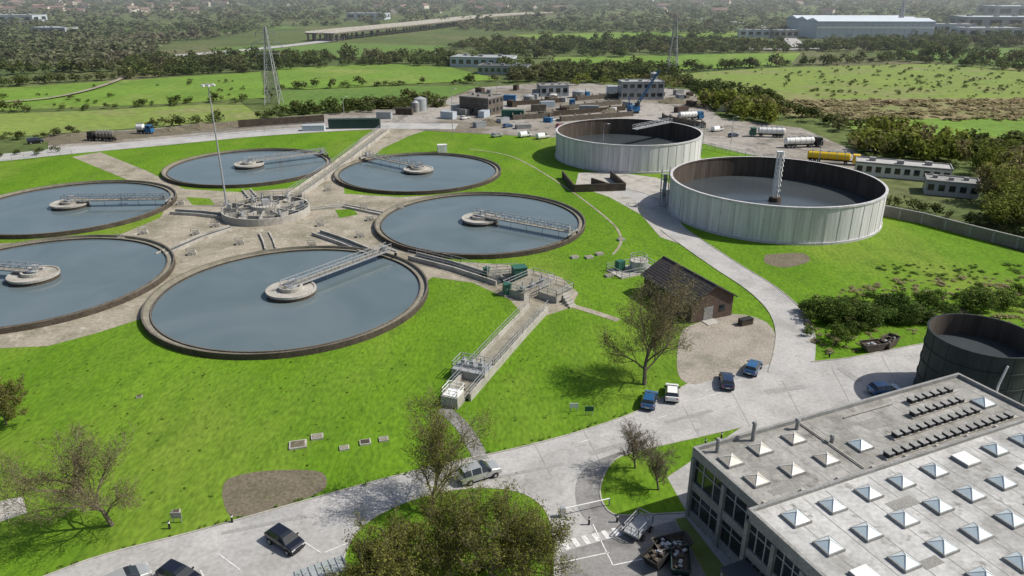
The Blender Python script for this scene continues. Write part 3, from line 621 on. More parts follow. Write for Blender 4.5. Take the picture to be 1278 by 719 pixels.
for c_, a0, a1 in ((2.2, 26.5, 34), (4.2, 24.5, 33), (6.3, 19.5, 32.5), (8.4, 16, 35)):
    b.beam(Q(a0, c_, RH - .2 + .08), Q(a1, c_, RH - .2 + .08), .8, .16, 1)
    n = int((a1 - a0) / 1.15)
    for k in range(n):
        a = a0 + .6 + k * 1.15; b.box(Q(a, c_, RH - .04), (.62, .7, .42), TH, 0); b.box(Q(a, c_, RH + .38), (.74, .82, .08), TH, 2)
b.build('roof_vents', [black_m, conc_l, frame_m], parent=bld)
b = MB()
for a, c_, h_ in ((2, 1.2, 1.4), (6.5, 1.0, 2.0), (13.5, 4.4, .7), (12, 1.2, 1.1)):
    b.tube(Q(a, c_, RH - .2), Q(a, c_, RH - .2 + h_), .2, .2, 12, 0); b.tube(Q(a, c_, RH - .2 + h_), Q(a, c_, RH + h_), .3, .18, 12, 0)
for k in range(8): b.box(Q(1 + k * 4.3, 9.15, RH - .2), (.4, .4, .25), TH, 1)
b.beam(Q(13, 8.9, RH - .05), Q(13, .6, RH - .05), .12, .12, 1); b.beam(Q(18, 1.6, RH - .05), Q(25, 1.6, RH - .05), .12, .12, 1)
b.build('roof_pipes', [frame_m, conc_l], parent=bld)
# felt seams and repair strips on both roofs
b = MB()
for k in range(1, 16): b.beam(Q(-.7 + k * 2.6, J + .4, RH - .045), Q(-.7 + k * 2.6, 41.8, RH - .045), .07, .012, 0)
for k in range(1, 14): b.beam(Q(.5 + k * 2.7, .4, RH - .195), Q(.5 + k * 2.7, J - .2, RH - .195), .07, .012, 0)
for a, c_, lx, ly in ((12, 14, 3, 1.2), (23, 19, 1.4, 3), (8, 20, 2, .9), (30, 14.5, 2.5, 1), (17, 26, 3, 1), (20, 3.5, 2.5, 1.6), (4, 8.2, 3, .8)):
    b.box(Q(a, c_, (RH - .046) if c_ > J else RH - .196), (lx, ly, .014), TH, 0)
b.build('roof_seams', [M('felt_seam', (.22, .215, .2), (.27, .265, .25))], parent=bld)
b = MB(); b.beam(Q(-2.6, 10, 3.1), Q(-2.6, 20, 3.1), 2.8, .15, 0)
for k in range(5): q = Q(-3.8, 10.2 + k * 2.4, 0); b.beam(q, q + Vector((0, 0, 3.0)), .14, .14, 1)
b.build('canopy', [darkfield, galv])

b = MB(); P = GL([(1095, 268), (1150, 279), (1210, 295), (1300, 318), (1420, 352)])
for a, c_ in zip(P[:-1], P[1:]):
    b.beam(a + Vector((0, 0, 1.2)), c_ + Vector((0, 0, 1.2)), .35, 2.4, 0); b.beam(a + Vector((0, 0, 2.46)), c_ + Vector((0, 0, 2.46)), .5, .12, 1)
    d = c_ - a; n = int(d.length / 4)
    for k in range(n): q = a + d * (k / n); b.box(q, (.5, .5, 2.55), math.atan2(d.y, d.x), 1)
b.build('boundary_wall', [M('wall_weathered', (.15, .14, .12), (.21, .2, .175), scale=.4), frame_m])
def fence(name, px, h=2.0, step=3.0, mat=galv):
    b = MB(); b.rail(GL(px), h, step, 0, .08); b.rail(GL(px), h * .75, step * 2, 0, .05); return b.build(name, [mat])
fence('perimeter_fence', [(882, 186), (930, 196), (1000, 212), (1080, 252)]); fence('perimeter_fence', [(0, 204), (90, 193)]); fence('perimeter_fence', [(240, 172), (330, 164), (460, 154)])
b = MB(); P = GL([(298, 160), (405, 153)]); b.beam(P[0] + Vector((0, 0, 1.5)), P[1] + Vector((0, 0, 1.5)), .4, 3.0, 0); b.build('bay_wall', [dark_w])
for P in ([(700, 152), (790, 145)], [(690, 145), (780, 138)], [(640, 150), (690, 147)], [(700, 138), (775, 130)], [(830, 150), (880, 160)], [(640, 132), (700, 128)], [(720, 126), (770, 122)]):
    b = MB(); a, c_ = GL(P); b.beam(a + Vector((0, 0, 1)), c_ + Vector((0, 0, 1)), .5, 2, 0); d = (c_ - a)
    for k in range(6): q = a + d * (k / 5); b.beam(q + Vector((0, 0, 1)), q + Vector((0, 6, 1)), .4, 2, 0)
    b.build('storage_bays', [random.choice([rim_m, dark_w])])
def container(name, u, v, L_, W_, h_, rz, mat):
    b = MB(); p = G(u, v); b.box(p, (L_, W_, h_), rz, 0)
    ca, sa = math.cos(rz), math.sin(rz)
    for k in range(int(L_ / .8)):
        x = -L_ / 2 + .4 + k * .8
        for s in (-1, 1): b.box((p.x + x * ca - s * (W_ / 2) * sa, p.y + x * sa + s * (W_ / 2) * ca, .15), (.3, .1, h_ - .3), rz, 0)
    b.box((p.x, p.y, h_), (L_ + .1, W_ + .1, .08), rz, 1); return b.build(name, [mat, M(name + '_top', tuple(0.8 * x for x in mat.node_tree.nodes['Color Ramp'].color_ramp.elements[0].color[:3]))])
container('green_container', 443, 160, 19, 3, 3.4, R(4), dkgreen)
container('shipping_container', 640, 146, 9, 2.6, 2.7, R(-5), green_m); container('shipping_container', 672, 139, 6, 2.6, 2.7, R(10), rim_m)
container('portable_cabin', 575, 140, 8, 3, 2.8, R(-30), grey_m); container('portable_cabin', 560, 148, 6, 3, 2.8, R(-30), palegrey)
container('shipping_container', 735, 140, 8, 2.6, 2.7, R(0), grey_m); container('skip_container', 850, 140, 6, 2.6, 2.2, R(30), brick_m)
container('portable_cabin', 552, 190, 3, 2, 2.4, R(10), white_m); container('skip_container', 392, 163, 8, 3, 2.0, R(4), palegrey)
container('portable_cabin', 770, 118, 10, 4, 4, R(2), palegrey); container('shipping_container', 480, 148, 6, 2.6, 2.6, R(-8), grey_m); container('shipping_container', 505, 143, 7, 2.6, 2.6, R(-8), dark_w)
rr_ = random.Random(99)
for k in range(60):
    u = rr_.uniform(545, 905); v = rr_.uniform(112, 162); k_ = rr_.random()
    if abs(u - 785) < 95 and v > 143: continue
    container('skip_container' if k_ < .5 else 'shipping_container', u, v, rr_.uniform(2.5, 7), rr_.uniform(2, 2.8), rr_.uniform(1.2, 2.7), rr_.uniform(0, 3.1), rr_.choice([dark_w, rim_m, rim_m, grey_m, palegrey, dkgreen, frame_m, blue_m, white_m, brick_m]))
for u, v, r_, h_ in ((525, 138, 2.6, 5), (519, 140, 1.6, 4), (660, 128, 2.5, 3), (815, 106, 2.0, 6), (722, 122, 3, 3)):
    b = MB(); p = G(u, v); b.tube(p, p + Vector((0, 0, h_)), r_, r_, 24, 0); b.tube(p + Vector((0, 0, h_)), p + Vector((0, 0, h_ + .8)), r_, .4, 24, 1)
    b.beam(p + Vector((r_ + .2, 0, 0)), p + Vector((r_ + .2, 0, h_ + 1)), .3, .1, 1); b.build('process_vessel', [rr_.choice([grey_m, frame_m]), galv])
for u, v, r_, h_ in ((610, 155, 6, 2.2), (725, 148, 4, 2), (760, 140, 4, 1.8), (840, 128, 6, 2.5), (250, 160, 7, 2), (215, 163, 5, 1.6), (870, 132, 6, 2), (545, 132, 5, 2), (90, 172, 8, 1.6), (290, 156, 5, 1.6)):
    b = MB(); p = G(u, v); n = 20; vs2 = [(p.x, p.y, h_)]; rs = random.Random(u); fs = []
    for k in range(4):
        for i in range(n):
            t = 2 * math.pi * i / n; f = (k + 1) / 4; rr2 = r_ * f * rs.uniform(.85, 1.15); vs2.append((p.x + rr2 * math.cos(t) * 1.3, p.y + rr2 * math.sin(t), h_ * (1 - f) ** 1.2 * rs.uniform(.8, 1.2) if k < 3 else -.05))
    for i in range(n): fs.append((0, 1 + i, 1 + (i + 1) % n))
    for k in range(3):
        for i in range(n): fs.append((1 + k * n + i, 1 + (k + 1) * n + i, 1 + (k + 1) * n + (i + 1) % n, 1 + k * n + (i + 1) % n))
    b.add(vs2, fs, 0); b.build('soil_heap', [earth])
# blue tracked crane with raised boom
b = MB(); p = G(790, 142); b.box(p, (5, .8, 1.0), .2, 1); b.box(p + Vector((.4, 2.6, 0)), (5, .8, 1.0), .2, 1); b.box(p + Vector((.2, 1.3, 1.0)), (4.6, 3.2, 2.2), .4, 0)
b.box(p + Vector((1.6, .3, 3.2)), (1.6, 1.3, 1.3), .4, 2)
A0 = p + Vector((1.5, 1.2, 2.5)); A1 = p + Vector((10, 1.2, 17)); dB = A1 - A0
for oy, oz in ((-.5, 0), (.5, 0), (-.5, 1.0), (.5, 1.0)): b.beam(A0 + Vector((-oz * .8, oy, oz * .5)), A1 + Vector((-oz * .3, oy * .4, oz * .2)), .26, .26, 0)
for k in range(12):
    q = A0 + dB * (k / 12); q2 = A0 + dB * ((k + 1) / 12); b.beam(q + Vector((0, -.5, 0)), q2 + Vector((-.7, -.4, .4)), .16, .16, 0); b.beam(q + Vector((0, .5, 0)), q2 + Vector((-.7, .4, .4)), .16, .16, 0)
b.beam(p + Vector((-1.5, 1.2, 3)), p + Vector((-2, 1.2, 7)), .4, .4, 0); b.beam(p + Vector((-2, 1.2, 7)), A1, .1, .1, 1); b.beam(A1, A1 - Vector((0, 0, 9)), .1, .1, 1); b.box(A1 - Vector((0, 0, 9.8)), (.8, .8, .9), 0, 1)
b.build('crane', [blue_m, black_m, glass])

# ------------------------------------------------------------------ viaduct
b = MB(); P = smooth_line(GL([(400, 52), (440, 47), (520, 38), (600, 28), (680, 22)]), 4)
for off in (-9, 9):
    PP = offset_line(P, off)
    for i, (a, c_) in enumerate(zip(PP[:-1], PP[1:])):
        z = 7.0; b.beam(a + Vector((0, 0, z)), c_ + Vector((0, 0, z)), 13, 1.3, 0); b.beam(a + Vector((0, 0, z + .68)), c_ + Vector((0, 0, z + .68)), 12, .06, 2)
        dd = (c_ - a).normalized(); ss = Vector((-dd.y, dd.x, 0)) * 6.4
        for s in (ss, -ss): b.beam(a + s + Vector((0, 0, z + 1.2)), c_ + s + Vector((0, 0, z + 1.2)), .3, 1.2, 1)
        for s in (ss * .6, -ss * .6): q = a + s; b.box((q.x, q.y, 0), (1.6, 1.6, z - .6), 0, 0)
b.build('motorway_viaduct', [rim_m, conc_l, road_m])
ribbon('distant_road', GL([(180, 74), (320, 62), (400, 53), (430, 48)]), 16, .62, road_m)
ribbon('distant_road', GL([(900, 60), (1000, 62), (1120, 52), (1300, 50)]), 14, .6, road_m)
ribbon('distant_road', GL([(800, 20), (900, 26), (960, 36), (1000, 60)]), 14, .65, road_m)
ribbon('country_lane', GL([(180, 78), (150, 100), (60, 124), (-100, 132)]), 3, .7, conc_m)

# ------------------------------------------------------------------ pylons and lamp mast
pyl_m = M('pylon_steel', (.30, .31, .32), (.36, .37, .38))
def pylon(u, v, h):
    p = G(u, v); b = MB(); N_ = 7; zs = [h * (1 - (1 - i / N_) ** 1.3) for i in range(N_ + 1)]; kk = max(1, p.y / 340)
    def hwid(z): return 3.0 * (1 - z / h) ** 1.1 * .95 + .4
    for i in range(N_):
        z0, z1 = zs[i], zs[i + 1]; w0, w1 = hwid(z0), hwid(z1)
        cs = ((-1, -1), (1, -1), (1, 1), (-1, 1))
        for k in range(4):
            a = cs[k]; c_ = cs[(k + 1) % 4]
            A0 = p + Vector((a[0] * w0, a[1] * w0, z0)); A1 = p + Vector((a[0] * w1, a[1] * w1, z1)); B0 = p + Vector((c_[0] * w0, c_[1] * w0, z0)); B1 = p + Vector((c_[0] * w1, c_[1] * w1, z1))
            b.beam(A0, A1, .24 * kk, .24 * kk, 0); b.beam(A0, B1, .13 * kk, .13 * kk, 0); b.beam(B0, A1, .13 * kk, .13 * kk, 0); b.beam(A1, B1, .13 * kk, .13 * kk, 0)
    for z, L_ in ((h * .66, 5), (h * .79, 6.5), (h * .92, 4.5)):
        for s in (-1, 1):
            t = p + Vector((s * L_, 0, z)); b.beam(p + Vector((s * .6, .6, z)), t, .18 * kk, .18 * kk, 0); b.beam(p + Vector((s * .6, -.6, z)), t, .18 * kk, .18 * kk, 0); b.beam(p + Vector((s * .5, 0, z + 1.8)), t, .18, .18, 0)
            b.tube(t, t - Vector((0, 0, 1.6)), .14, .14, 6, 0)
    b.build('electricity_pylon', [pyl_m])
pylon(342, 130, 33); pylon(838, 94, 32); pylon(1120, 46, 34)
b = MB(); p = G(283, 257); b.tube(p, p + Vector((0, 0, 29)), .26, .13, 12, 0); b.tube(p, p + Vector((0, 0, .8)), .5, .5, 12, 0)
t = p + Vector((0, 0, 29)); b.ring((t.x, t.y), .9, 1.1, 28.6, 28.8, 16, 0, 0, 0)
for k in range(6):
    a = k * math.pi / 3; q = t + Vector((math.cos(a) * 1.2, math.sin(a) * 1.2, -.3)); b.beam(t - Vector((0, 0, .2)), q, .1, .1, 0); b.box(q - Vector((0, 0, .3)), (.75, .5, .35), a, 1)
b.build('lamp_mast', [galv, white_m])
for u, v, h_ in ((565, 168, 16), (912, 180, 9), (752, 195, 10), (1020, 210, 8), (430, 150, 9), (620, 130, 9)):
    b = MB(); p = G(u, v); b.tube(p, p + Vector((0, 0, h_)), .12, .07, 8, 0); b.beam(p + Vector((0, 0, h_)), p + Vector((1.2, 0, h_ + .15)), .08, .08, 0); b.box(p + Vector((1.4, 0, h_)), (.8, .35, .15), 0, 1); b.build('street_lamp', [galv, white_m])

# ------------------------------------------------------------------ small things
for i, (u, v, s, mm) in enumerate(((372, 556, 2.0, earth), (396, 546, 1.4, chan_m), (430, 560, 1.1, chan_m), (456, 553, 1.3, dark_w), (479, 549, 1.1, chan_m), (174, 496, .7, dark_w), (220, 640, .8, dark_w))):
    b = MB(); p = G(u, v); b.box(p, (s, s * .8, .22), .25, 0); b.box((p.x, p.y, .22), (s * .78, s * .6, .05), .25, 1); b.build('manhole_cover', [conc_l, mm])
for u, v, c_ in ((735, 518, green_m), (222, 652, conc_l), (716, 514, white_m)):
    b = MB(); p = G(u, v); b.tube(p + Vector((-.4, 0, 0)), p + Vector((-.4, 0, 1.3)), .05, .05, 6, 1); b.tube(p + Vector((.4, 0, 0)), p + Vector((.4, 0, 1.3)), .05, .05, 6, 1); b.box(p + Vector((0, -.07, .6)), (1.1, .05, .7), 0, 0); b.build('information_sign', [c_, galv])
for u, v in ((735, 655), (770, 652), (290, 652), (212, 660), (880, 556), (900, 548), (1035, 446)):
    b = MB(); p = G(u, v); b.tube(p, p + Vector((0, 0, .95)), .11, .09, 10, 0); b.tube(p + Vector((0, 0, .7)), p + Vector((0, 0, .85)), .12, .12, 10, 1); b.build('bollard', [black_m, white_m])
b = MB(); a = G(702, 645); c_ = G(760, 632); b.tube(a + Vector((0, 0, 1)), c_ + Vector((0, 0, 1)), .06, .06, 8, 0); b.box(a, (.5, .4, 1.2), .2, 1); b.beam(c_, c_ + Vector((0, 0, 1)), .12, .12, 1); b.build('barrier_gate', [white_m, galv])
fence('pedestrian_railing', [(693, 700), (693, 740)], 1.1, 1.5)
b = MB(); p = G(404, 738); b.box(p + Vector((0, 0, 2.3)), (4.5, 2, .08), .5, 0)
for q in rect(p.x, p.y, 4.3, 1.8, .5, 0)[:4]: b.beam(q, q + Vector((0, 0, 2.3)), .1, .1, 1)
for k in range(8): q = p + Vector((math.cos(.5), math.sin(.5), 0)) * (-2.1 + k * .6); b.beam(q + Vector((.45, -.85, 2.43)), q + Vector((-.45, .85, 2.43)), .08, .06, 1)
b.build('cycle_shelter', [M('shelter_sheet', (.32, .36, .36)), galv])

# ------------------------------------------------------------------ vehicles
def wheel(b, p, ax, r, wd, mt, mh):
    b.tube(p - ax * wd / 2, p + ax * wd / 2, r, r, 18, mt); b.tube(p + ax * (wd / 2 - .01), p + ax * (wd / 2 + .015), r * .6, r * .5, 12, mh); b.tube(p - ax * (wd / 2 - .01), p - ax * (wd / 2 + .015), r * .6, r * .5, 12, mh)
KINDS = {
 'hatch': dict(L=4.2, W=1.78, H=1.47, st=[(-.5, .32, .50, .52, .86), (-.485, .22, .66, .68, .95), (-.46, .2, .68, .72, .98), (-.37, .19, .68, .97, 1), (-.2, .18, .67, 1, 1), (-.18, .18, .67, 1, 1), (.0, .18, .66, 1, 1), (.02, .18, .66, 1, 1), (.12, .18, .65, .95, 1), (.27, .18, .63, .67, 1), (.42, .2, .56, .60, .97), (.48, .22, .48, .52, .9), (.5, .3, .40, .43, .82)],
   side='ppggpgpggppp', top='ppgppppggppp'),
 'suv': dict(L=4.8, W=1.9, H=1.75, st=[(-.5, .3, .5, .52, .9), (-.49, .2, .64, .66, .97), (-.47, .2, .66, .7, .98), (-.43, .19, .66, .97, 1), (-.26, .18, .66, 1, 1), (-.24, .18, .66, 1, 1), (-.02, .18, .65, 1, 1), (.0, .18, .65, 1, 1), (.12, .18, .64, .96, 1), (.24, .18, .62, .68, 1), (.42, .2, .58, .62, .98), (.485, .22, .5, .54, .93), (.5, .3, .42, .45, .88)],
   side='ppggpgpggppp', top='ppgppppggppp'),
 'van': dict(L=4.9, W=1.95, H=1.95, st=[(-.5, .25, .55, .6, .94), (-.495, .18, .58, .95, 1), (-.48, .18, .58, .99, 1), (-.2, .18, .58, 1, 1), (-.18, .18, .58, 1, 1), (.08, .18, .58, 1, 1), (.1, .18, .58, 1, 1), (.2, .18, .57, .95, 1), (.33, .18, .55, .62, 1), (.44, .2, .5, .54, .97), (.49, .22, .42, .46, .92), (.5, .3, .36, .4, .88)],
   side='ppppppgggpp', top='pppppppgppp'),
}
def car(name, u0, v0, u1, v1, kind, pm):
    K = KINDS[kind]; a = G(u0, v0); c_ = G(u1, v1); p = (a + c_) / 2; p.z = .05; d = (c_ - a).normalized(); s = Vector((-d.y, d.x, 0)); Z = Vector((0, 0, 1))
    L_, W_, H_ = K['L'], K['W'], K['H']; b = MB(); vs = []
    for (x, zb, zl, zt, wf) in K['st']:
        hw = W_ / 2 * wf; up = (zt - zl) * H_; tw = hw - .08 - up * .38
        for (yy, zz) in ((hw * .92, zb), (hw, (zb + zl) * .5), (hw * .985, zl), (tw, zt), (-tw, zt), (-hw * .985, zl), (-hw, (zb + zl) * .5), (-hw * .92, zb)):
            vs.append(p + d * (x * L_) + s * yy + Z * (zz * H_))
    n = len(K['st']); fs = []; ms = []
    for i in range(n - 1):
        for k in range(8):
            fs.append((i * 8 + k, i * 8 + (k + 1) % 8, (i + 1) * 8 + (k + 1) % 8, (i + 1) * 8 + k))
            g = 0
            if k in (2, 4) and K['side'][i] == 'g': g = 1
            if k == 3 and K['top'][i] == 'g': g = 1
            if k == 7: g = 2
            ms.append(g)
    fs += [tuple(range(7, -1, -1)), tuple(range((n - 1) * 8, n * 8))]; ms += [0, 0]
    b.add(vs, fs, ms)
    body = b.build(name, [pm, glass, black_m], origin=p, bevel=.035)
    b = MB()
    for x in (-.305, .315):
        for sd in (-1, 1):
            q = p + d * (x * L_) + s * sd * (W_ / 2 - .10) + Z * .29
            b.tube(q - s * .1 + Z * .03, q + s * .105 * sd + Z * .03, .39, .39, 18, 0); wheel(b, q + s * sd * .03, s, .325, .22, 0, 1)
    for sd in (-1, 1):
        b.box(p + d * (L_ * .465) + s * sd * W_ * .34 + Z * (H_ * .42), (.22, .36, .13), math.atan2(d.y, d.x), 2)
        b.box(p - d * (L_ * .485) + s * sd * W_ * .38 + Z * (H_ * .46), (.12, .22, .22), math.atan2(d.y, d.x), 3)
        b.box(p + d * (L_ * .17) + s * sd * (W_ * .5 + .08) + Z * (H_ * .62), (.12, .2, .14), math.atan2(d.y, d.x), 0)
    b.box(p - d * (L_ * .5) + Z * (H_ * .33), (.04, .5, .12), math.atan2(d.y, d.x), 2); b.box(p + d * (L_ * .497) + Z * (H_ * .24), (.05, 1.0, .16), math.atan2(d.y, d.x), 0)
    b.build('wheels_and_trim', [black_m, galv, lamp_m, tail_m], parent=body)
car('parked_car', 338, 668, 376, 692, 'hatch', p_black)
car('parked_car', 205, 716, 246, 735, 'hatch', p_black)
car('parked_car', 140, 738, 176, 722, 'hatch', p_silver)
car('parked_suv', 572, 604, 624, 588, 'suv', p_silver)
car('parked_car', 807, 514, 813, 494, 'hatch', p_blue)
car('parked_van', 838, 505, 838, 485, 'hatch', p_white)
car('parked_car', 908, 490, 905, 470, 'hatch', p_navy)
car('parked_car', 933, 473, 945, 454, 'hatch', p_blue)
for u, v, du, k, m_ in ((45, 180, 10, 'van', p_black), (655, 172, 7, 'van', p_white), (677, 174, 7, 'van', p_white), (700, 160, 8, 'hatch', p_red), (620, 172, 7, 'hatch', p_silver), (634, 160, 7, 'hatch', p_blue), (895, 165, 7, 'van', p_white), (580, 150, 6, 'hatch', p_white), (1103, 492, 14, 'hatch', p_blue), (690, 152, 6, 'hatch', p_white), (915, 172, 6, 'hatch', p_navy), (1088, 190, 6, 'hatch', p_silver)):
    car('parked_van' if k == 'van' else 'parked_car', u - du, v, u + du, v - 2, k, m_)

def tanker(name, u, v, rz, L_, tm, cm):
    p = G(u, v); p.z = .05; d = Vector((math.cos(rz), math.sin(rz), 0)); s = Vector((-d.y, d.x, 0)); Z = Vector((0, 0, 1)); b = MB()
    b.beam(p - d * L_ / 2 + Z * .95, p + d * (L_ / 2 - .3) + Z * .95, 1.0, .3, 1)
    t0 = p - d * (L_ / 2 - .2) + Z * 2.25; t1 = p + d * (L_ / 2 - 3.4) + Z * 2.25
    b.tube(t0, t1, 1.15, 1.15, 24, 0); b.tube(t0, t0 - d * .3, 1.15, .8, 24, 0); b.tube(t1, t1 + d * .3, 1.15, .8, 24, 0)
    for k in range(5): q = t0.lerp(t1, (k + .5) / 5); b.tube(q - d * .06, q + d * .06, 1.2, 1.2, 24, 4); b.tube(q + Z * 1.1, q + Z * 1.45, .3, .3, 10, 4)
    b.beam(t0 + Z * 1.2, t1 + Z * 1.2, .6, .06, 4)
    q = p + d * (L_ / 2 - 1.3); rzz = rz
    b.box(q + Z * .6, (2.2, 2.4, 1.3), rzz, 2); b.box(q - d * .1 + Z * 1.9, (1.9, 2.3, 1.2), rzz, 2); b.box(q + d * .87 + Z * 1.95, (.06, 2.0, .9), rzz, 3)
    for sd in (-1, 1): b.box(q + d * .2 + s * sd * 1.16 + Z * 1.95, (.9, .05, .75), rzz, 3)
    for x in (-L_ / 2 + .9, -L_ / 2 + 2.1, -L_ / 2 + 3.3, L_ / 2 - 4.2, L_ / 2 - 1.2):
        for sd in (-1, 1): wheel(b, p + d * x + s * sd * 1.05 + Z * .5, s, .5, .3, 1, 4)
    b.build(name, [tm, black_m, cm, glass, galv])
tanker('tanker_truck', 1040, 204, R(-22), 15, yellow_m, yellow_m)
tanker('tanker_truck', 1002, 184, R(8), 13, white_m, black_m); tanker('tanker_truck', 956, 171, R(170), 12, white_m, green_m)
tanker('tanker_truck', 128, 176, R(172), 10, rim_m, black_m); tanker('tanker_truck', 182, 167, R(-5), 6, white_m, blue_m); tanker('tanker_truck', 862, 150, R(20), 11, white_m, blue_m)
b = MB(); p = G(796, 664); b.box(p + Vector((0, 0, .55)), (3.0, 1.7, .2), .9, 0); b.rail(rect(p.x, p.y, 2.9, 1.6, .9, .7), .9, .8, 0, .07)
for dx, dy in ((-.8, 1.), (.8, 1.), (-.8, -1.), (.8, -1.)): q = p + Vector((dx * .62 - dy * .78, dx * .78 + dy * .62, .32)); wheel(b, q, Vector((-.78, .62, 0)), .3, .2, 1, 0)
b.build('flatbed_trailer', [galv, black_m])
def skip(u, v, rz, m):
    b = MB(); p = G(u, v); ca, sa = math.cos(rz), math.sin(rz)
    def T(x, y, z): return (p.x + x * ca - y * sa, p.y + x * sa + y * ca, z)
    lo = [T(-1.1, -.75, .05), T(1.1, -.75, .05), T(1.1, .75, .05), T(-1.1, .75, .05)]; hi = [T(-1.8, -.85, 1.3), T(1.8, -.85, 1.3), T(1.8, .85, 1.3), T(-1.8, .85, 1.3)]; mid = [T(-1.6, -.78, .95), T(1.6, -.78, .95), T(1.6, .78, .95), T(-1.6, .78, .95)]
    b.add(lo + hi, [(0, 1, 5, 4), (1, 2, 6, 5), (2, 3, 7, 6), (3, 0, 4, 7), (0, 1, 2, 3)], 0); b.add(mid, [(0, 1, 2, 3)], 1)
    for i in range(4): b.beam(hi[i], hi[(i + 1) % 4], .1, .1, 0)
    for k in range(14): b.box(T(random.uniform(-1.2, 1.2), random.uniform(-.5, .5), .9), (random.uniform(.2, .6), .3, random.uniform(.1, .5)), random.random() * 3, random.choice([1, 2]))
    b.build('waste_skip', [m, dark_w, galv])
skip(822, 700, .8, black_m); skip(848, 708, 1.4, dkgreen); skip(838, 688, .3, rim_m); skip(1088, 437, .2, rim_m); skip(1108, 432, .7, dark_w)
b = MB(); p = G(835, 715)
for k in range(6): q = p + Vector((random.uniform(-2, 2), random.uniform(-2, 1), .15 + .1 * k)); b.tube(q, q + Vector((random.uniform(-1, 1) * 2, random.uniform(-1, 1) * 2, .4)), .12, .12, 8, k % 2)
b.build('pipe_stack', [galv, rim_m])

# ------------------------------------------------------------------ vegetation
def quadmesh(name, V, mat, parent=None, origin=(0, 0, 0)):
    V = np.asarray(V, dtype=np.float32).reshape(-1, 3) - np.array(origin, dtype=np.float32); n = len(V) // 4
    me = bpy.data.meshes.new(name); me.vertices.add(4 * n); me.vertices.foreach_set('co', V.ravel())
    me.loops.add(4 * n); me.loops.foreach_set('vertex_index', np.arange(4 * n, dtype=np.int32))
    me.polygons.add(n); me.polygons.foreach_set('loop_start', np.arange(0, 4 * n, 4, dtype=np.int32))
    me.update(calc_edges=True); me.validate(); me.materials.append(mat)
    ob = bpy.data.objects.new(name, me); bpy.context.scene.collection.objects.link(ob)
    if parent: ob.parent = parent; ob.location = Vector(origin) - parent.location
    else: ob.location = origin
    return ob
def quads(cen, nrm, size, asp=1.4):
    n = len(cen); r = rng.normal(size=(n, 3)); t = np.cross(nrm, r); t /= np.linalg.norm(t, axis=1)[:, None] + 1e-9
    bt = np.cross(nrm, t); bt /= np.linalg.norm(bt, axis=1)[:, None] + 1e-9; s = size[:, None] / 2
    return np.stack([cen - t * s * asp, cen - bt * s, cen + t * s * asp, cen + bt * s], axis=1)
def proto(n, leaf, lumps=7):
    L = np.column_stack([rng.uniform(-.28, .28, lumps), rng.uniform(-.28, .28, lumps), rng.uniform(.3, .75, lumps)]); rad = rng.uniform(.16, .3, lumps)
    k = rng.integers(0, lumps, n); d = rng.normal(size=(n, 3)); d /= np.linalg.norm(d, axis=1)[:, None]
    cen = L[k] + d * (rad[k] * rng.uniform(.55, 1.12, n))[:, None] * np.array([1, 1, 1.05]); cen[:, 2] = np.abs(cen[:, 2])
    nr = d * .8 + rng.normal(size=(n, 3)) * .55; nr /= np.linalg.norm(nr, axis=1)[:, None]
    return quads(cen, nr, leaf * rng.uniform(.6, 1.3, n))
PF = [proto(45, .2) for _ in range(6)]; PM = [proto(170, .11) for _ in range(8)]; PN = [proto(1000, .055, 9) for _ in range(6)]
def mass(name, places, protos, mat):
    out = []
    for (x, y, wd, ht) in places:
        P = protos[rng.integers(len(protos))]; a = rng.uniform(0, 6.28); c_, s_ = math.cos(a), math.sin(a); ax = rng.uniform(.75, 1.3)
        V = P.copy(); X = V[..., 0] * c_ - V[..., 1] * s_; Y = V[..., 0] * s_ + V[..., 1] * c_
        out.append(np.stack([X * wd * ax + x, Y * wd + y, V[..., 2] * ht], axis=-1))
    return quadmesh(name, np.concatenate(out), mat)
def inpoly(px, n, w0, w1, ratio=(.6, .9)):
    P = [(p.x, p.y) for p in GL(px)]; xs = [p[0] for p in P]; ys = [p[1] for p in P]; out = []
    while len(out) < n:
        x = random.uniform(min(xs), max(xs)); y = random.uniform(min(ys), max(ys)); ins = False; j = len(P) - 1
        for i in range(len(P)):
            if (P[i][1] > y) != (P[j][1] > y) and x < (P[j][0] - P[i][0]) * (y - P[i][1]) / (P[j][1] - P[i][1]) + P[i][0]: ins = not ins
            j = i
        if ins: w_ = w0 + (w1 - w0) * random.random() ** 1.8; out.append((x, y, w_, w_ * random.uniform(*ratio)))
    return out
def clustered(px, ncl, per, rad, w0, w1, ratio=(.5, .8)):
    out = []
    for (x, y, _, _) in inpoly(px, ncl, 1, 2):
        for _ in range(random.randint(1, per)):
            w_ = w0 + (w1 - w0) * random.random() ** 1.6; out.append((x + random.gauss(0, rad * 1.6), y + random.gauss(0, rad), w_, w_ * random.uniform(*ratio)))
    return out
def along(px, step, w0, w1, jit=1.5, ratio=(.6, .95), gap=.08):
    P = GL(px); out = []
    for a, c_ in zip(P[:-1], P[1:]):
        d = c_ - a; n = max(1, int(d.length / step))
        for i in range(n):
            if random.random() < gap: continue
            q = a + d * ((i + random.random()) / n); w_ = random.uniform(w0, w1); out.append((q.x + random.gauss(0, jit), q.y + random.gauss(0, jit), w_, w_ * random.uniform(*ratio)))
    return out
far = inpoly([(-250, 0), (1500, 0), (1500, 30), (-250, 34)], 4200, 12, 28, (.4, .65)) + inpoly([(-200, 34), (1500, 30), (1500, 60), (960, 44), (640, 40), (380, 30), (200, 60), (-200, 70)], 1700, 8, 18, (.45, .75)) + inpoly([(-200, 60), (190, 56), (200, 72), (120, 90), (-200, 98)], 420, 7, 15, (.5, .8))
mass('distant_woodland', far, PF, lf_far)
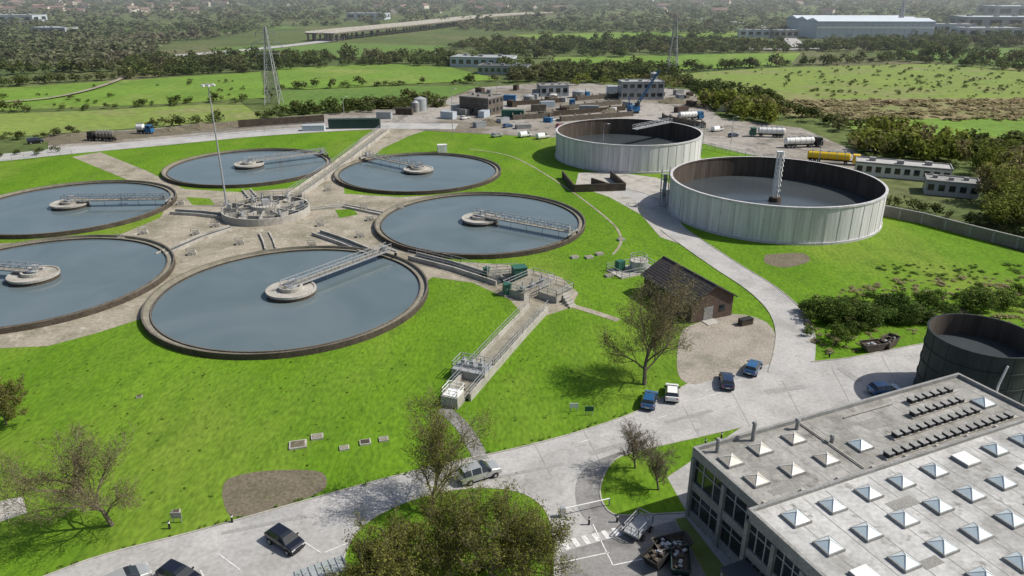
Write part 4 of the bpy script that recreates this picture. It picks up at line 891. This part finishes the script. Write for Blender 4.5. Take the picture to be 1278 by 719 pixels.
mid = (inpoly([(560, 58), (700, 52), (900, 52), (1000, 62), (840, 70), (690, 74), (600, 72)], 340, 6, 15) + inpoly([(190, 76), (330, 74), (560, 72), (620, 84), (480, 82), (340, 88), (160, 98)], 300, 5, 13)
 + inpoly([(620, 84), (700, 88), (830, 90), (850, 100), (720, 104), (640, 104)], 220, 5, 12) + inpoly([(1000, 56), (1130, 54), (1300, 50), (1300, 60), (1120, 66), (1000, 64)], 200, 6, 15)
 + inpoly([(840, 100), (900, 112), (960, 122), (1000, 142), (930, 142), (890, 138), (870, 118)], 130, 4, 9)
 + along([(-100, 144), (120, 136), (300, 126), (335, 124)], 3.5, 3, 7, 2.5, gap=.25) + along([(-100, 116), (0, 108), (160, 98), (330, 88)], 3.5, 5, 10, 2.5, gap=.12) + along([(335, 112), (500, 107), (625, 102)], 4, 3, 8, 2.5, gap=.2)
 + along([(345, 140), (420, 137), (560, 124)], 3.5, 3, 8) + along([(640, 64), (1000, 66)], 6, 6, 11, 3) + along([(690, 88), (850, 90), (980, 82), (1120, 76), (1300, 90)], 4, 5, 11, 3)
 + along([(1120, 74), (1200, 76), (1300, 84), (1400, 90)], 4, 8, 14, 4, (.8, 1.1)) + along([(1100, 58), (1300, 54)], 6, 8, 14, 4)
 + along([(-60, 96), (150, 88), (200, 74)], 5, 6, 12, 3) + along([(-100, 184), (0, 176), (110, 168)], 2.5, 2.5, 5) + along([(0, 196), (70, 190)], 2, 2, 4, .8) + along([(180, 160), (300, 151), (400, 142), (540, 128)], 3, 2.5, 6.5, 2)
 + along([(1000, 146), (1090, 172), (1180, 186)], 3, 4, 9, 3) + inpoly([(330, 140), (420, 138), (545, 124), (555, 134), (400, 144)], 60, 3, 8))
mass('hedgerow', mid, PM, lf_dark)
mass('field_scrub', clustered([(860, 92), (1160, 80), (1400, 92), (1400, 125), (1060, 124), (900, 112)], 120, 4, 7, 1.2, 3.8) + clustered([(0, 112), (325, 92), (330, 120), (0, 140)], 16, 3, 6, 1.5, 4) + clustered([(1100, 62), (1400, 58), (1400, 88), (1120, 76)], 30, 5, 12, 3, 8), PM, lf_dark)
mass('spring_trees', inpoly([(880, 128), (950, 134), (1000, 150), (960, 156), (900, 148)], 34, 6, 11, (.8, 1.1)) + inpoly([(1062, 176), (1100, 170), (1180, 182), (1215, 205), (1190, 212), (1120, 198), (1080, 194)], 60, 6, 11, (.8, 1.15)) + inpoly([(700, 104), (770, 98), (860, 104), (860, 112), (720, 108)], 24, 6, 11), PM, lf_yel)
near_t = inpoly([(1215, 205), (1320, 196), (1320, 310), (1250, 288), (1228, 270), (1230, 240)], 56, 6, 12.5, (.85, 1.2))
mass('willow_trees', near_t, PN, lf_yel); mass('willow_undergrowth', along([(1100, 256), (1170, 268), (1240, 286), (1300, 304)], 1.8, 2.5, 5, .8) + inpoly([(1180, 186), (1320, 176), (1320, 212), (1215, 206)], 70, 5, 10), PM, lf_dark)
mass('reeds', inpoly([(950, 126), (1400, 124), (1400, 152), (1060, 150), (1000, 146)], 600, 3, 8, (.15, .28)) + inpoly([(1080, 172), (1400, 176), (1400, 200), (1180, 190)], 200, 3, 7, (.2, .35)), PF, lf_reed)
sh = clustered([(1014, 412), (1025, 392), (1100, 378), (1200, 366), (1290, 370), (1278, 392), (1200, 392), (1110, 406), (1060, 425), (1020, 436)], 34, 4, 1.5, 1.8, 5.2, (.6, .9)) + [(G(1045, 428).x, G(1045, 428).y, 4.5, 3.8), (G(1068, 392).x, G(1068, 392).y, 4.5, 3.5), (G(1140, 402).x, G(1140, 402).y, 5, 4), (G(1215, 388).x, G(1215, 388).y, 5.5, 4.6)]
mass('shrubs', sh, PN, lf_green); mass('rough_grass_tufts', inpoly([(1000, 420), (1010, 370), (1110, 350), (1300, 345), (1300, 405), (1120, 425), (1040, 445)], 260, .8, 2.2, (.2, .35)), PM, lf_reed)
mass('dry_tufts', inpoly([(1090, 330), (1278, 330), (1278, 350), (1110, 352)], 60, .8, 2, (.2, .3)), PM, lf_green)
tf = along([(50, 720), (130, 691), (250, 660), (400, 618), (480, 596), (560, 576), (640, 559), (720, 538), (790, 514)], .9, .25, .6, .15, (.5, .9), .35) + inpoly([(0, 450), (180, 440), (520, 440), (560, 520), (460, 580), (0, 680)], 250, .2, .5, (.3, .5)) + inpoly([(640, 430), (740, 400), (830, 480), (600, 560), (590, 510)], 80, .2, .5, (.3, .5))
mass('grass_tufts', tf, PF, M('tuft_grass', (.09, .17, .018), (.14, .20, .03), scale=.2, island=.3, trans=.3))

def tree(name, u, v, h, spread, leafm, nleaf, lsize, seed, low=.14, asp=2.2, zl=.62):
    rs = random.Random(seed); base = G(u, v); b = MB(); tips = []
    def branch(p, d, L_, r, lv):
        n = 3; q = p; dd = d.copy(); pts = [p]
        for i in range(n):
            dd = (dd + Vector((rs.gauss(0, .15), rs.gauss(0, .15), rs.gauss(.05, .08)))).normalized(); q2 = q + dd * (L_ / n)
            b.tube(q, q2, r * (1 - .6 * i / n), r * (1 - .6 * (i + 1) / n), 7 if lv == 0 else (5 if lv < 3 else 3), 0, cap=False); q = q2; pts.append(q)
        if lv >= 3: tips.extend(pts[1:])
        if lv == 4: return
        k = (10, 6, 5, 4)[lv]
        for i in range(k):
            t = (low + (1 - low) * (i + rs.random()) / k) if lv == 0 else (.2 + .8 * (i + rs.random()) / k)
            s = min(int(t * n), n - 1); pp = pts[s].lerp(pts[s + 1], t * n - s)
            az = rs.uniform(0, 6.28) if lv else i * 2.4 + rs.random(); tilt = rs.uniform(.5, 1.0) * (1.0 if lv else spread)
            a = dd.cross(Vector((math.cos(az), math.sin(az), .1))).normalized(); nd = (Matrix.Rotation(tilt, 3, a) @ (pts[s + 1] - pts[s]).normalized()); nd.z += .12; nd.normalize()
            branch(pp, nd, L_ * rs.uniform(.48, .68) * (1.12 if lv == 0 else 1.0), max(r * .5 * (1 - .3 * t), .018), lv + 1)
    branch(base, Vector((0, 0, 1)), h * zl, h * .024, 0)
    ob = b.build(name, [bark], origin=base)
    T_ = np.array([tuple(t) for t in tips]); idx = rng.integers(0, len(T_), nleaf); cen = T_[idx] + rng.normal(size=(nleaf, 3)) * h * .03
    cen[:, 2] = np.maximum(cen[:, 2], .3); nr = rng.normal(size=(nleaf, 3)); nr /= np.linalg.norm(nr, axis=1)[:, None]
    quadmesh('foliage', quads(cen, nr, lsize * rng.uniform(.5, 1.3, nleaf), asp), leafm, parent=ob, origin=tuple(base))
tree('bare_tree', 804, 480, 12.8, 1.0, lf_brown, 17000, .07, 3, asp=5)
tree('bare_tree', 140, 656, 10.4, 1.2, lf_brown, 15000, .055, 5, asp=5)
tree('bare_tree', 540, 645, 10.5, 1.15, lf_olive, 13000, .065, 8, asp=4)
tree('bare_tree', 793, 585, 5.2, .8, lf_brown, 1800, .04, 11, asp=6)
tree('bare_tree', 822, 612, 5.2, .9, lf_brown, 2200, .04, 12, asp=6)
for i, (u, v, h_) in enumerate(((500, 745, 7.5), (560, 735, 8.0), (612, 735, 9), (645, 725, 8), (460, 760, 6.5))):
    tree('budding_tree', u, v, h_, 1.2, lf_olive, 13000, .085, 20 + i, asp=3)
tree('budding_shrub', 8, 530, 5.8, 1.3, lf_olive, 9000, .10, 31)
mass('island_shrubs', inpoly([(450, 715), (490, 672), (560, 650), (640, 650), (670, 690), (670, 760), (450, 760)], 26, 1.2, 3.0, (.5, .75)), PN, lf_olive)
print('objects', len(bpy.data.objects))
